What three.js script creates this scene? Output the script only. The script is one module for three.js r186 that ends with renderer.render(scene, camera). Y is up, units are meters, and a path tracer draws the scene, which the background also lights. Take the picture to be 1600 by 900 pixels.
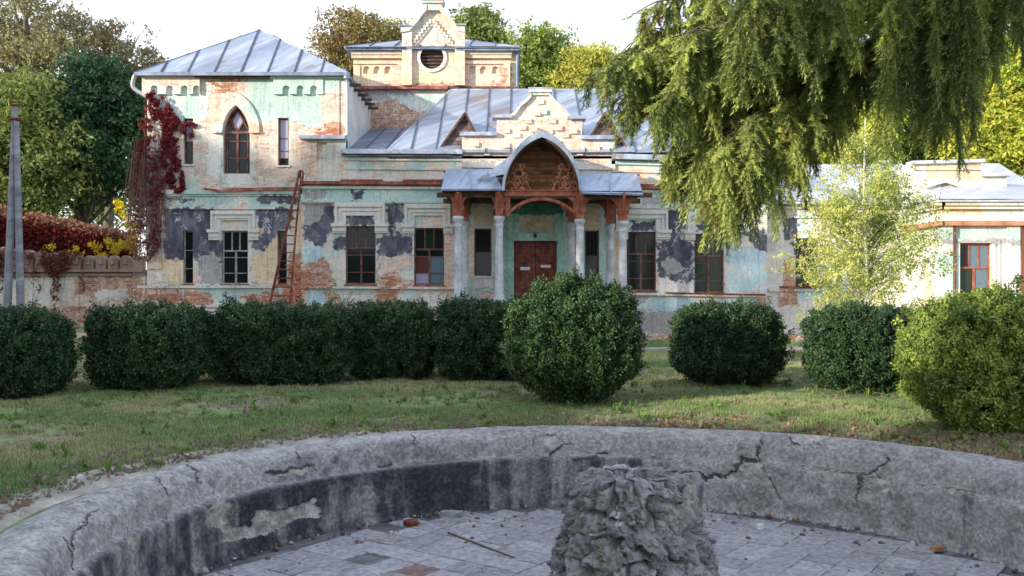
import * as THREE from 'three';
import { mergeGeometries, mergeVertices } from 'three/addons/utils/BufferGeometryUtils.js';

// ------------------------------------------------------------------ camera, sky, sun, exposure
const scene = new THREE.Scene();
const camera = new THREE.PerspectiveCamera(33.398, 16 / 9, 0.1, 900);
camera.position.set(0, 1.7, 0);
camera.lookAt(0, 1.7, -10);
const renderer = new THREE.WebGLRenderer({ antialias: true });
renderer.setSize(1024, 576);
renderer.toneMapping = THREE.LinearToneMapping;
renderer.toneMappingExposure = 1.9;
renderer.shadowMap.enabled = true;
renderer.shadowMap.type = THREE.PCFSoftShadowMap;

const SUN_AZ = 53 * Math.PI / 180, SUN_EL = 13.5 * Math.PI / 180;
const SUN = new THREE.Vector3(-Math.sin(SUN_AZ) * Math.cos(SUN_EL), Math.sin(SUN_EL), Math.cos(SUN_AZ) * Math.cos(SUN_EL));
const sun = new THREE.DirectionalLight(new THREE.Color(1.0, 0.88, 0.73), 3.4);
sun.position.copy(SUN).multiplyScalar(90).add(new THREE.Vector3(0, 3, -20));
sun.target.position.set(0, 3, -20);
sun.castShadow = true;
sun.shadow.mapSize.set(4096, 4096);
sun.shadow.radius = 1.6;
Object.assign(sun.shadow.camera, { left: -60, right: 60, top: 40, bottom: -40, near: 1, far: 220 });
scene.add(sun, sun.target);
{
  const W = 512, H = 256, data = new Float32Array(W * H * 4), d = new THREE.Vector3();
  for (let j = 0; j < H; j++) for (let i = 0; i < W; i++) {
    const el = ((j + 0.5) / H - 0.5) * Math.PI, az = ((i + 0.5) / W - 0.5) * 2 * Math.PI;
    d.set(Math.cos(az) * Math.cos(el), Math.sin(el), Math.sin(az) * Math.cos(el));
    const up = Math.max(0, d.y), k = Math.pow(1 - up, 2.2);
    const g = Math.max(0, d.dot(SUN)), glow = 0.35 * Math.pow(g, 5);
    const zen = [0.45, 0.54, 0.71], hor = [0.82, 0.845, 0.885];
    const o = (j * W + i) * 4;
    for (let c = 0; c < 3; c++) data[o + c] = (zen[c] * (1 - k) + hor[c] * k) + glow * [1, 0.85, 0.65][c];
    data[o + 3] = 1;
  }
  const sky = new THREE.DataTexture(data, W, H, THREE.RGBAFormat, THREE.FloatType);
  sky.mapping = THREE.EquirectangularReflectionMapping;
  sky.magFilter = THREE.LinearFilter; sky.needsUpdate = true;
  scene.background = sky; scene.environment = sky;
}

// ------------------------------------------------------------------ helpers
const V = (x, y, z) => new THREE.Vector3(x, y, z);
const { clamp, lerp, smoothstep } = THREE.MathUtils;
function rng(seed) { let s = seed | 0; return () => { s = (s + 0x6d2b79f5) | 0; let t = Math.imul(s ^ (s >>> 15), 1 | s); t = (t + Math.imul(t ^ (t >>> 7), 61 | t)) ^ t; return ((t ^ (t >>> 14)) >>> 0) / 4294967296; }; }
const hash = (x, y, s) => { let n = (Math.imul(x, 374761393) + Math.imul(y, 668265263) + Math.imul(s, 1274126177)) | 0; n = Math.imul(n ^ (n >>> 13), 1274126177); return ((n ^ (n >>> 16)) >>> 0) / 4294967296; };
function vn(x, y, s = 0) {
  const ix = Math.floor(x), iy = Math.floor(y); let fx = x - ix, fy = y - iy; fx = fx * fx * (3 - 2 * fx); fy = fy * fy * (3 - 2 * fy);
  const a = hash(ix, iy, s), b = hash(ix + 1, iy, s), c = hash(ix, iy + 1, s), d = hash(ix + 1, iy + 1, s);
  return a + (b - a) * fx + (c - a) * fy + (a - b - c + d) * fx * fy;
}
function fbm(x, y, s = 0, o = 4) { let a = 0.5, t = 0, n = 0; for (let i = 0; i < o; i++) { t += a * vn(x, y, s + i * 17); n += a; a *= 0.5; x = x * 2.03 + 11.3; y = y * 2.03 + 5.7; } return t / n; }
const hash3 = (x, y, z, s) => hash(x + Math.imul(z, 7919), y + Math.imul(z, 104729), s);
function vn3(x, y, z, s = 0) {
  const iz = Math.floor(z); let f = z - iz; f = f * f * (3 - 2 * f);
  return lerp(vn(x + iz * 37.17, y + iz * 17.31, s + iz), vn(x + (iz + 1) * 37.17, y + (iz + 1) * 17.31, s + iz + 1), f);
}
function fbm3(x, y, z, s = 0, o = 4) { let a = 0.5, t = 0, n = 0; for (let i = 0; i < o; i++) { t += a * vn3(x, y, z, s + i * 31); n += a; a *= 0.5; x = x * 2.03 + 3.1; y = y * 2.03 + 1.7; z = z * 2.03 + 7.9; } return t / n; }
const used = new Map();
function numbered(name) { const n = used.get(name) ?? 0; used.set(name, n + 1); return n ? name + '_' + String(n).padStart(3, '0') : name; }
function tag(o, label, category, group, kind) { o.userData.label = label; if (category) o.userData.category = category; if (group) o.userData.group = group; if (kind) o.userData.kind = kind; return o; }
function thing(name, label, category, x = 0, y = 0, z = 0, group) { const o = new THREE.Group(); o.name = numbered(name); o.position.set(x, y, z); scene.add(o); return tag(o, label, category, group); }
function plain(g) {
  g = g.index ? g.toNonIndexed() : g;
  for (const k of Object.keys(g.attributes)) if (!['position', 'normal', 'uv'].includes(k)) g.deleteAttribute(k);
  if (!g.attributes.normal) g.computeVertexNormals();
  if (!g.attributes.uv) g.setAttribute('uv', new THREE.BufferAttribute(new Float32Array(g.attributes.position.count * 2), 2));
  return g;
}
const merge = (gs) => { gs = [].concat(gs).map(plain); return gs.length === 1 ? gs[0] : mergeGeometries(gs); };
function mesh(name, gs, mat, parent = scene, uv) {
  const g = merge(gs); if (uv) uv(g);
  const m = new THREE.Mesh(g, mat); m.name = parent === scene ? numbered(name) : name; m.castShadow = m.receiveShadow = true; parent.add(m); return m;
}
const box = (x0, x1, y0, y1, z0, z1) => new THREE.BoxGeometry(x1 - x0, y1 - y0, z1 - z0).translate((x0 + x1) / 2, (y0 + y1) / 2, (z0 + z1) / 2);
const cyl = (r0, r1, h, x, y, z, n = 16) => new THREE.CylinderGeometry(r1, r0, h, n).translate(x, y + h / 2, z);
const tube = (pts, r, seg = 12, rad = 6) => new THREE.TubeGeometry(new THREE.CatmullRomCurve3(pts), seg, r, rad);
function rod(a, b, r0, r1 = r0, n = 6) { const d = b.clone().sub(a), L = d.length(); return new THREE.CylinderGeometry(r1, r0, L, n).translate(0, L / 2, 0).applyQuaternion(new THREE.Quaternion().setFromUnitVectors(V(0, 1, 0), d.normalize())).translate(a.x, a.y, a.z); }
function beam(a, b, w, h) { const d = b.clone().sub(a), L = d.length(), m = new THREE.Matrix4().lookAt(b, a, V(0, 1, 0.001)); return new THREE.BoxGeometry(w, h, L).applyMatrix4(m).translate((a.x + b.x) / 2, (a.y + b.y) / 2, (a.z + b.z) / 2); }
function poly(pts, holes) { holes ??= []; const s = new THREE.Shape(pts.map((p) => new THREE.Vector2(p[0], p[1]))); for (const h of holes) s.holes.push(new THREE.Path(h.map((p) => new THREE.Vector2(p[0], p[1])))); return s; }
const prism = (pts, z0, z1, holes) => new THREE.ExtrudeGeometry(poly(pts, holes), { depth: z1 - z0, bevelEnabled: false }).translate(0, 0, z0);
// measurements: photograph pixels at a given distance turned into metres
const S = (d) => d / 1500, X = (px, d = 35) => (px - 800) * S(d), Y = (py, d = 35) => 1.7 + (450 - py) * S(d);
const P = (pts, d = 35) => pts.map(([a, b]) => [X(a, d), Y(b, d)]);
const R = (x0, y0, x1, y1, d = 35) => P([[x0, y1], [x1, y1], [x1, y0], [x0, y0]], d);
const rectPrism = (x0, y0, x1, y1, z0, z1, d = 35) => prism(R(x0, y0, x1, y1, d), z0, z1);
function slab(pts, t) { // convex polygon of Vector3, thickened downwards
  const n = new THREE.Vector3(); for (let i = 1; i < pts.length - 1; i++) n.add(pts[i].clone().sub(pts[0]).cross(pts[i + 1].clone().sub(pts[0]))); n.normalize();
  const lo = pts.map((p) => p.clone().addScaledVector(n, -t)), a = []; const tri = (p, q, r) => a.push(...p.toArray(), ...q.toArray(), ...r.toArray());
  for (let i = 1; i < pts.length - 1; i++) { tri(pts[0], pts[i], pts[i + 1]); tri(lo[0], lo[i + 1], lo[i]); }
  for (let i = 0; i < pts.length; i++) { const j = (i + 1) % pts.length; tri(pts[i], lo[i], lo[j]); tri(pts[i], lo[j], pts[j]); }
  const g = new THREE.BufferGeometry(); g.setAttribute('position', new THREE.BufferAttribute(new Float32Array(a), 3)); g.computeVertexNormals(); return g;
}
const uvXY = (sx, sy = sx) => (g) => { const p = g.attributes.position, u = g.attributes.uv; for (let i = 0; i < p.count; i++) u.setXY(i, (p.getX(i) + p.getZ(i)) / sx, (p.getY(i) + p.getZ(i) * 0.4) / sy); };
function dataTex(W, H, fn, srgb = true, wrap = THREE.RepeatWrapping) {
  const a = new Uint8Array(W * H * 4), c = [0, 0, 0, 255];
  for (let j = 0; j < H; j++) for (let i = 0; i < W; i++) { c[3] = 255; fn(i, j, c); const o = (j * W + i) * 4; a[o] = clamp(c[0], 0, 255); a[o + 1] = clamp(c[1], 0, 255); a[o + 2] = clamp(c[2], 0, 255); a[o + 3] = c[3]; }
  const t = new THREE.DataTexture(a, W, H, THREE.RGBAFormat); t.magFilter = THREE.LinearFilter; t.minFilter = THREE.LinearMipmapLinearFilter; t.generateMipmaps = true; t.wrapS = t.wrapT = wrap;
  if (srgb) t.colorSpace = THREE.SRGBColorSpace; t.needsUpdate = true; return t;
}
const std = (o) => new THREE.MeshStandardMaterial({ roughness: 0.9, ...o });
const lin = (r, g, b) => new THREE.Color().setRGB(r, g, b);

// ------------------------------------------------------------------ materials
// periodic noise tile
const pv = (x, y, n, s) => { const ix = Math.floor(x), iy = Math.floor(y); let fx = x - ix, fy = y - iy; fx = fx * fx * (3 - 2 * fx); fy = fy * fy * (3 - 2 * fy); const m = (k) => ((k % n) + n) % n; const a = hash(m(ix), m(iy), s), b = hash(m(ix + 1), m(iy), s), c = hash(m(ix), m(iy + 1), s), d = hash(m(ix + 1), m(iy + 1), s); return a + (b - a) * fx + (c - a) * fy + (a - b - c + d) * fx * fy; };
const pf = (u, v, n, s, o = 5) => { let a = 0.5, t = 0, w = 0; for (let i = 0; i < o; i++) { t += a * pv(u * n, v * n, n, s + i * 13); w += a; a *= 0.55; n *= 2; } return t / w; };
const grain = dataTex(512, 512, (i, j, c) => { const n = pf(i / 512, j / 512, 8, 3, 6); c[0] = c[1] = c[2] = 255 * n; }, false);
const tint = (base, amp, n = 6, s = 1) => dataTex(256, 256, (i, j, c) => { const a = pf(i / 256, j / 256, n, s, 6) - 0.5, b = pf(i / 256, j / 256, n * 4, s + 50, 3) - 0.5; for (let k = 0; k < 3; k++) c[k] = base[k] + amp * (a * 1.5 + b * 0.6); });
const M = {};
const metalTex = dataTex(512, 512, (i, j, c) => { const u = i / 512, v = j / 512, a = pf(u, v, 3, 7, 6), b = pf(u, v, 24, 8, 4), ru = clamp((pf(u, v, 6, 9, 5) - 0.62) * 6 + (b - 0.5) * 2, 0, 0.55), pale = clamp((pf(u, v, 5, 11, 4) - 0.58) * 5, 0, 0.5); for (let k = 0; k < 3; k++) c[k] = lerp(lerp([154, 165, 182][k] + (a - 0.5) * 70 + (b - 0.5) * 36, [200, 204, 210][k], pale), [128, 106, 96][k], ru); });
M.roof = std({ map: metalTex, metalness: 0.35, roughness: 0.5, bumpMap: grain, bumpScale: 0.014 });
M.roofPale = std({ map: tint([205, 208, 216], 45, 4, 8), metalness: 0.3, roughness: 0.5 });
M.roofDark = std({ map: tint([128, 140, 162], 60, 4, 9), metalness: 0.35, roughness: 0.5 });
M.seam = std({ color: lin(0.1, 0.12, 0.16), metalness: 0.3, roughness: 0.6 });
M.pipe = std({ color: lin(0.45, 0.48, 0.55), metalness: 0.4, roughness: 0.45 });
M.rust = std({ map: tint([112, 62, 44], 70, 5, 21), roughness: 0.85 });
M.redCornice = std({ map: tint([140, 88, 74], 80, 4, 22), roughness: 0.9 });
M.orange = std({ map: tint([150, 84, 60], 60, 6, 23), roughness: 0.7 });
M.carved = std({ map: tint([150, 96, 70], 80, 8, 28), roughness: 0.85 });
M.frame = std({ map: tint([104, 70, 62], 70, 6, 24), roughness: 0.8 });
M.frameGrey = std({ map: tint([150, 145, 142], 60, 6, 25), roughness: 0.8 });
M.frameRed = std({ map: tint([160, 92, 70], 50, 6, 26), roughness: 0.8 });
M.rustWood = std({ map: tint([136, 84, 60], 70, 6, 29), roughness: 0.85 });
M.darkWood = std({ map: tint([82, 60, 46], 60, 6, 27), roughness: 0.9 });
M.wood = [0, 1, 2].map((k) => std({ map: tint([128 + k * 14, 92 + k * 9, 62 + k * 5], 60, 6, 30 + k), roughness: 0.9 }));
M.greyWood = [0, 1, 2].map((k) => std({ map: tint([88 + k * 12, 74 + k * 12, 72 + k * 12], 70, 5, 34 + k), roughness: 0.9 }));
M.column = std({ map: tint([184, 187, 192], 60, 5, 40), roughness: 0.75, bumpMap: grain, bumpScale: 0.003 });
M.mint = std({ map: tint([156, 190, 178], 60, 5, 41), roughness: 0.85, bumpMap: grain, bumpScale: 0.004 });
M.mintDark = std({ map: tint([72, 122, 106], 40, 5, 43), roughness: 0.85 });
M.white = std({ map: tint([216, 212, 204], 60, 5, 42), roughness: 0.9, bumpMap: grain, bumpScale: 0.004 });
M.hood = std({ map: dataTex(512, 512, (i, j, c) => { const a = pf(i / 512, j / 512, 6, 46, 6), b = pf(i / 512, j / 512, 40, 47, 3), t = clamp((a - 0.56) * 9 + (b - 0.5) * 2, 0, 1); for (let k = 0; k < 3; k++) c[k] = lerp([214, 213, 207][k], [206, 184, 160][k], t) + (a - 0.5) * 40 + (b - 0.5) * 40; }), roughness: 0.9, bumpMap: grain, bumpScale: 0.006 });
M.concrete = std({ map: tint([150, 152, 156], 70, 5, 44), roughness: 0.95, bumpMap: grain, bumpScale: 0.006 });
M.paper = std({ color: lin(0.7, 0.7, 0.68) });
M.glass = new THREE.MeshPhysicalMaterial({ color: lin(0.012, 0.016, 0.018), roughness: 0.06, metalness: 0, specularIntensity: 0.55 });
M.glassGreen = new THREE.MeshPhysicalMaterial({ color: lin(0.02, 0.032, 0.02), roughness: 0.06, specularIntensity: 0.6 });
M.glassBlue = new THREE.MeshPhysicalMaterial({ color: lin(0.12, 0.18, 0.22), roughness: 0.15 });
M.glassPale = new THREE.MeshPhysicalMaterial({ color: lin(0.33, 0.33, 0.46), roughness: 0.2 });
M.curtain = std({ color: lin(0.10, 0.03, 0.02) });
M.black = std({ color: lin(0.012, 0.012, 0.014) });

// brick relief: returns [tone -1..1, joint 0/1] for metres
function brickAt(x, y) { const row = Math.floor(y / 0.078), ox = (row & 1) * 0.13 + 0.02 * hash(row, 7, 3), col = Math.floor((x + ox) / 0.262), fx = (x + ox) / 0.262 - col, fy = y / 0.078 - row; return [hash(col, row, 5) * 2 - 1, (fx < 0.05 || fy < 0.16) ? 1 : 0]; }
// one wall sheet: classes painted on a small canvas, their edges broken up by noise
const CL = { cream: [215, 208, 195], mint: [184, 208, 201], navy: [76, 78, 92], brick: [173, 128, 108], pale: [212, 195, 180], white: [214, 210, 204], grey: [168, 166, 164], yellow: [219, 200, 168], sky: [184, 209, 216], green: [92, 150, 128], rose: [200, 164, 142], dusk: [146, 124, 114] };
const KEYS = Object.keys(CL);
function wallMaterial(x0, y0, x1, y1, d, W, H, base, areas, warp = 1, seed = 0) {
  const cw = 1024, ch = Math.round(1024 * (y1 - y0) / (x1 - x0)), cv = document.createElement('canvas'); cv.width = cw; cv.height = ch;
  const g = cv.getContext('2d'); const k = cw / (x1 - x0); g.fillStyle = `rgb(${KEYS.indexOf(base) * 20},0,0)`; g.fillRect(0, 0, cw, ch);
  for (const [cls, pts] of areas) { g.fillStyle = `rgb(${KEYS.indexOf(cls) * 20},0,0)`; g.beginPath(); pts.forEach(([a, b], i) => g[i ? 'lineTo' : 'moveTo']((a - x0) * k, (b - y0) * k)); g.closePath(); g.fill(); }
  const id = g.getImageData(0, 0, cw, ch).data, bump = new Uint8Array(W * H * 4), s = S(d);
  const at = (px, py) => { const a = clamp(Math.floor((px - x0) * k), 0, cw - 1), b = clamp(Math.floor((py - y0) * k), 0, ch - 1); return Math.round(id[(b * cw + a) * 4] / 20); };
  const map = dataTex(W, H, (i, j, c) => {
    const px = x0 + (i + 0.5) / W * (x1 - x0), py = y1 - (j + 0.5) / H * (y1 - y0), mx = px * s, my = -py * s;
    const wx = (fbm(px * 0.16, py * 0.16, seed + 1, 5) - 0.5) * 13 * warp, wy = (fbm(px * 0.16, py * 0.16, seed + 2, 5) - 0.5) * 13 * warp;
    const r = hash(i, j, 3) - 0.5; let q = KEYS[at(px + wx + r, py + wy + r)]; const qq = KEYS[at(px + 2.6 * wx + r * 5, py + 2.6 * wy + 2 + r * 5)], smoke = q === 'navy' ? (qq === 'navy' ? 0 : -1) : (qq === 'navy' ? 1 : 0);
    const blot = fbm(px * 0.03, py * 0.03, seed + 5, 5), fine = fbm(px * 0.45, py * 0.45, seed + 9, 4);
    if ((q === 'cream' || q === 'yellow') && blot + (fine - 0.5) * 0.5 > 0.63) q = 'pale';
    if ((q === 'pale') && blot + (fine - 0.5) * 0.7 > 0.74) q = 'rose';
    if ((q === 'mint' || q === 'sky') && fine + (blot - 0.5) * 1.3 > 0.72) q = 'cream';
    if (q === 'navy' && fine + (fbm(px * 0.07, py * 0.05, seed + 19, 4) - 0.5) * 1.6 > 0.95) q = 'grey';
    if (q === 'brick' && fine > 0.7) q = 'cream';
    if (q === 'cream' && fbm(px * 0.05, py * 0.07, seed + 51, 5) + (fine - 0.5) * 0.25 > 0.635) q = 'mint'; if (q === 'cream' && fbm(px * 0.06, py * 0.06, seed + 57, 5) + (fine - 0.5) * 0.3 > 0.64) q = 'white';
    const [tone, joint] = brickAt(mx, my), b = CL[q]; let h = 200, m = (blot - 0.5) * 46 + (fine - 0.5) * 44 + r * 10, tr = 0, tb = 0;
    if (q === 'brick') { if (joint) { c[0] = 196; c[1] = 172; c[2] = 150; h = 70; m *= 0.8; } else { const w8 = clamp((fbm(px * 0.2, py * 0.2, seed + 40, 3) - 0.45) * 2.5, 0, 0.75); for (let k = 0; k < 3; k++) c[k] = lerp(b[k], [206, 182, 160][k], w8); m += tone * 18; tb = tone * 6; h = 110 + tone * 14; } }
    else if (q === 'pale' || q === 'rose') { c[0] = b[0]; c[1] = b[1]; c[2] = b[2]; m += joint ? 5 : tone * 14; tr = joint ? 0 : 5 * tone; h = joint ? 100 : 130 + tone * 10; }
    else { c[0] = b[0]; c[1] = b[1]; c[2] = b[2]; if (q === 'cream' || q === 'yellow') { m += joint ? -6 : tone * 7; h = joint ? 160 : 175; } if (q === 'navy') { m *= 0.9; const f = fbm(px * 0.12, py * 0.06, seed + 44, 4), g = clamp((f - 0.42) * 1.8, 0, 0.4) + (smoke < 0 ? 0.3 : 0); for (let k = 0; k < 3; k++) c[k] = lerp(c[k], [150, 150, 154][k], g); } }
    if (smoke > 0) for (let k = 0; k < 3; k++) c[k] = lerp(c[k], [86, 88, 102][k], 0.42 * smoothstep(fine, 0.35, 0.6));
    const streak = fbm(px * 0.5, py * 0.03, seed + 30, 3); if (streak > 0.6 && q !== 'navy' && q !== 'brick') m -= (streak - 0.6) * 110;
    c[0] += m + tr; c[1] += m; c[2] += m * 0.95 + tb;
    h += (fine - 0.5) * 60; const o = (j * W + i) * 4; bump[o] = bump[o + 1] = bump[o + 2] = clamp(h, 0, 255); bump[o + 3] = 255;
  }, true, THREE.ClampToEdgeWrapping);
  const bt = new THREE.DataTexture(bump, W, H, THREE.RGBAFormat); bt.magFilter = THREE.LinearFilter; bt.minFilter = THREE.LinearMipmapLinearFilter; bt.generateMipmaps = true; bt.wrapS = bt.wrapT = THREE.ClampToEdgeWrapping; bt.needsUpdate = true;
  const uv = (geo) => { const p = geo.attributes.position, u = geo.attributes.uv; for (let i = 0; i < p.count; i++) { const dz = p.getZ(i) + d, px = 800 + (p.getX(i) + dz) / s, py = 450 - (p.getY(i) - 1.7 + dz * 0.5) / s; u.setXY(i, (px - x0) / (x1 - x0), (y1 - py) / (y1 - y0)); } };
  return { mat: std({ map, bumpMap: bt, bumpScale: 0.022, roughness: 0.92 }), uv, at };
}
const facade = wallMaterial(215, 105, 1235, 535, 35, 2048, 864, 'cream', [
  ['mint', [[378, 118], [545, 118], [502, 150], [500, 205], [470, 205], [448, 192], [430, 187], [405, 198], [392, 190], [385, 150]]],
  ['mint', [[225, 130], [322, 138], [328, 178], [304, 192], [262, 182], [228, 162]]],
  ['white', [[300, 140], [325, 145], [325, 165], [310, 172]]],
  ['pale', [[325, 120], [380, 122], [372, 150], [345, 160], [330, 172], [318, 200], [322, 150]]], ['brick', [[335, 124], [372, 126], [362, 144], [340, 146]]],
  ['pale', [[392, 205], [432, 205], [432, 262], [470, 262], [470, 290], [395, 292]]], ['pale', [[452, 190], [500, 210], [500, 285], [452, 285]]], ['pale', [[300, 250], [345, 240], [345, 288], [300, 292]]],
  ['pale', [[500, 148], [538, 148], [538, 214], [500, 214]]], ['brick', [[504, 196], [534, 192], [536, 213], [500, 213]]],
  ['white', [[340, 272], [392, 272], [392, 292], [336, 292]]], ['white', [[325, 200], [345, 190], [345, 270], [330, 285], [312, 270]]],
  ['mint', [[340, 200], [347, 195], [347, 292], [338, 290]]],
  ['mint', [[250, 299], [470, 299], [470, 322], [250, 322]]], ['navy', [[255, 311], [300, 310], [300, 317], [255, 318]]], ['navy', [[400, 308], [460, 306], [458, 319], [395, 318]]],
  ['navy', [[250, 326], [330, 326], [326, 374], [345, 378], [345, 430], [330, 446], [308, 446], [300, 410], [285, 402], [272, 416], [250, 405]]],
  ['grey', [[302, 400], [330, 398], [344, 425], [344, 446], [308, 446]]],
  ['navy', [[396, 326], [470, 326], [455, 358], [432, 366], [424, 382], [400, 396], [386, 390], [386, 372], [403, 372], [403, 360], [396, 355]]],
  ['yellow', [[230, 395], [252, 405], [285, 410], [285, 446], [232, 446]]], ['yellow', [[402, 398], [430, 368], [434, 446], [388, 446], [386, 400]]],
  ['white', [[236, 420], [246, 420], [246, 446], [236, 446]]],
  ['brick', [[446, 400], [478, 392], [478, 482], [440, 482]]], ['yellow', [[450, 330], [474, 320], [474, 395], [452, 400]]],
  ['mint', [[292, 449], [412, 449], [396, 466], [340, 470], [310, 462]]], ['brick', [[235, 456], [320, 460], [330, 475], [235, 476]]], ['brick', [[382, 464], [430, 456], [430, 478], [372, 478]]],
  // middle
  ['mint', [[474, 291], [704, 291], [694, 313], [474, 316]]], ['navy', [[548, 297], [568, 297], [566, 308], [549, 308]]], ['grey', [[476, 300], [512, 300], [505, 312], [476, 312]]],
  ['grey', [[476, 320], [518, 318], [512, 345], [476, 352]]], ['navy', [[474, 352], [500, 344], [506, 328], [521, 318], [522, 350], [516, 366], [506, 386], [494, 386], [474, 372]]],
  ['sky', [[472, 380], [499, 383], [510, 402], [492, 416], [472, 418]]], ['brick', [[472, 418], [506, 402], [520, 430], [526, 450], [472, 450]]],
  ['mint', [[518, 364], [540, 362], [540, 394], [524, 392]]], ['navy', [[516, 378], [541, 368], [541, 393], [524, 390]]], ['navy', [[541, 337], [586, 337], [586, 353], [541, 353]]],
  ['navy', [[603, 318], [632, 318], [632, 349], [618, 350], [618, 364], [645, 368], [645, 394], [622, 400], [590, 398], [590, 372], [608, 366], [609, 350], [603, 348]]],
  ['pale', [[590, 400], [645, 398], [645, 446], [590, 446]]], ['brick', [[596, 430], [620, 424], [642, 446], [590, 448]]],
  ['mint', [[622, 425], [647, 418], [647, 440], [630, 440]]], ['mint', [[642, 330], [660, 330], [652, 356], [642, 352]]],
  ['pale', [[694, 330], [735, 330], [735, 480], [694, 480]]],
  ['sky', [[480, 452], [512, 452], [506, 478], [478, 480]]], ['mint', [[516, 452], [562, 450], [542, 474], [524, 474]]], ['white', [[545, 458], [588, 458], [588, 478], [545, 478]]],
  ['brick', [[588, 454], [622, 452], [626, 484], [588, 486]]], ['brick', [[505, 455], [522, 455], [540, 480], [512, 480]]], ['sky', [[622, 452], [650, 452], [647, 474], [620, 474]]], ['white', [[655, 458], [700, 458], [700, 482], [655, 482]]],
  ['grey', [[722, 240], [780, 240], [775, 275], [728, 280]]], ['pale', [[700, 200], [930, 180], [930, 250], [700, 250]]],
  ['mint', [[540, 243], [575, 243], [570, 250], [545, 250]]], ['mint', [[700, 244], [722, 244], [722, 262], [706, 258]]],
  // behind the portico
  ['mint', [[734, 300], [988, 300], [988, 520], [734, 520]]], ['yellow', [[744, 322], [766, 322], [770, 352], [742, 352]]], ['pale', [[734, 350], [742, 350], [742, 440], [734, 440]]], ['yellow', [[912, 322], [936, 322], [936, 360], [912, 360]]],
  ['white', [[742, 432], [770, 432], [770, 450], [742, 450]]], ['pale', [[748, 455], [778, 460], [778, 480], [748, 480]]], ['green', [[800, 318], [878, 318], [878, 336], [800, 336]]], ['pale', [[960, 360], [975, 360], [975, 470], [960, 470]]],
  // right part
  ['mint', [[955, 246], [1060, 246], [1060, 262], [955, 262]]], ['mint', [[996, 303], [1200, 306], [1200, 326], [996, 322]]], ['grey', [[1000, 306], [1065, 308], [1060, 320], [1004, 320]]],
  ['navy', [[985, 344], [1024, 343], [1024, 360], [985, 362]]], ['mint', [[985, 340], [1026, 340], [1026, 346], [985, 348]]], ['mint', [[1084, 345], [1130, 343], [1130, 362], [1084, 364]]], ['navy', [[1086, 350], [1112, 346], [1106, 362], [1088, 360]]],
  ['navy', [[1042, 327], [1074, 327], [1074, 358], [1063, 360], [1064, 376], [1084, 380], [1084, 436], [1070, 444], [1046, 436], [1028, 432], [1028, 378], [1046, 375], [1050, 360], [1042, 358]]],
  ['grey', [[1032, 408], [1056, 404], [1070, 420], [1040, 430]]], ['white', [[1028, 432], [1050, 438], [1082, 446], [1082, 458], [1028, 458]]],
  ['sky', [[1134, 384], [1200, 392], [1200, 457], [1133, 457]]], ['navy', [[1164, 362], [1204, 354], [1204, 392], [1178, 388]]],
  ['sky', [[1000, 463], [1195, 463], [1192, 482], [1120, 478], [1060, 492], [1010, 482]]], ['white', [[1084, 466], [1126, 466], [1126, 482], [1084, 482]]], ['grey', [[975, 460], [1020, 462], [1000, 476], [976, 480]]], ['brick', [[1178, 470], [1198, 470], [1198, 492], [1170, 490]]],
  ['grey', [[990, 486], [1200, 490], [1200, 520], [990, 520]]],
], 1, 10);
const upper = wallMaterial(530, 0, 830, 245, 41.2, 1024, 836, 'cream', [
  ['pale', [[560, 150], [700, 150], [700, 240], [560, 240]]], ['brick', [[588, 160], [612, 156], [640, 172], [690, 176], [690, 220], [560, 220], [575, 180]]], ['grey', [[570, 140], [640, 142], [660, 160], [570, 156]]], ['mint', [[600, 148], [720, 150], [700, 172], [650, 176], [620, 160]]],
  ['yellow', [[545, 80], [830, 80], [830, 136], [545, 136]]], ['pale', [[650, 60], [715, 60], [715, 80], [700, 100], [650, 100]]], ['brick', [[690, 128], [800, 126], [800, 138], [560, 138], [600, 131]]], ['brick', [[782, 104], [798, 104], [798, 136], [786, 136]]], ['pale', [[725, 112], [770, 118], [770, 136], [725, 136]]],
], 0.8, 60);
const wing = wallMaterial(1180, 235, 1680, 540, 35, 1024, 625, 'white', [
  ['brick', [[1194, 430], [1206, 420], [1216, 470], [1216, 500], [1190, 500]]], ['pale', [[1194, 320], [1216, 325], [1212, 355], [1194, 360]]], ['navy', [[1194, 362], [1216, 355], [1216, 392], [1196, 394]]], ['navy', [[1206, 398], [1226, 400], [1226, 425], [1212, 420]]], ['sky', [[1218, 350], [1240, 350], [1240, 430], [1218, 420]]], ['sky', [[1218, 462], [1300, 462], [1300, 490], [1218, 490]]], ['navy', [[1216, 322], [1262, 320], [1262, 332], [1216, 335]]],
  ['mint', [[1460, 318], [1640, 318], [1640, 345], [1460, 345]]], ['mint', [[1490, 356], [1570, 356], [1570, 480], [1490, 480]]], ['grey', [[1474, 333], [1640, 335], [1640, 342], [1474, 340]]], ['pale', [[1552, 378], [1566, 372], [1568, 470], [1556, 470]]], ['yellow', [[1455, 400], [1490, 400], [1490, 520], [1455, 520]]], ['yellow', [[1572, 370], [1592, 370], [1592, 520], [1572, 520]]], ['yellow', [[1420, 240], [1580, 240], [1580, 300], [1420, 300]]],
], 0.7, 90);
const gardenWall = wallMaterial(-150, 370, 240, 540, 40, 1024, 446, 'pale', [
  ['white', [[40, 440], [110, 436], [112, 470], [50, 478]]], ['white', [[-140, 436], [30, 436], [30, 490], [-140, 490]]], ['brick', [[118, 430], [228, 430], [228, 466], [160, 470], [118, 460]]], ['brick', [[60, 480], [228, 478], [228, 510], [60, 508]]], ['brick', [[-150, 490], [60, 486], [60, 512], [-150, 512]]], ['dusk', [[-150, 385], [240, 385], [240, 432], [-150, 432]]], ['white', [[150, 455], [200, 452], [200, 466], [150, 470]]],
], 1.1, 130);
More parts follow.
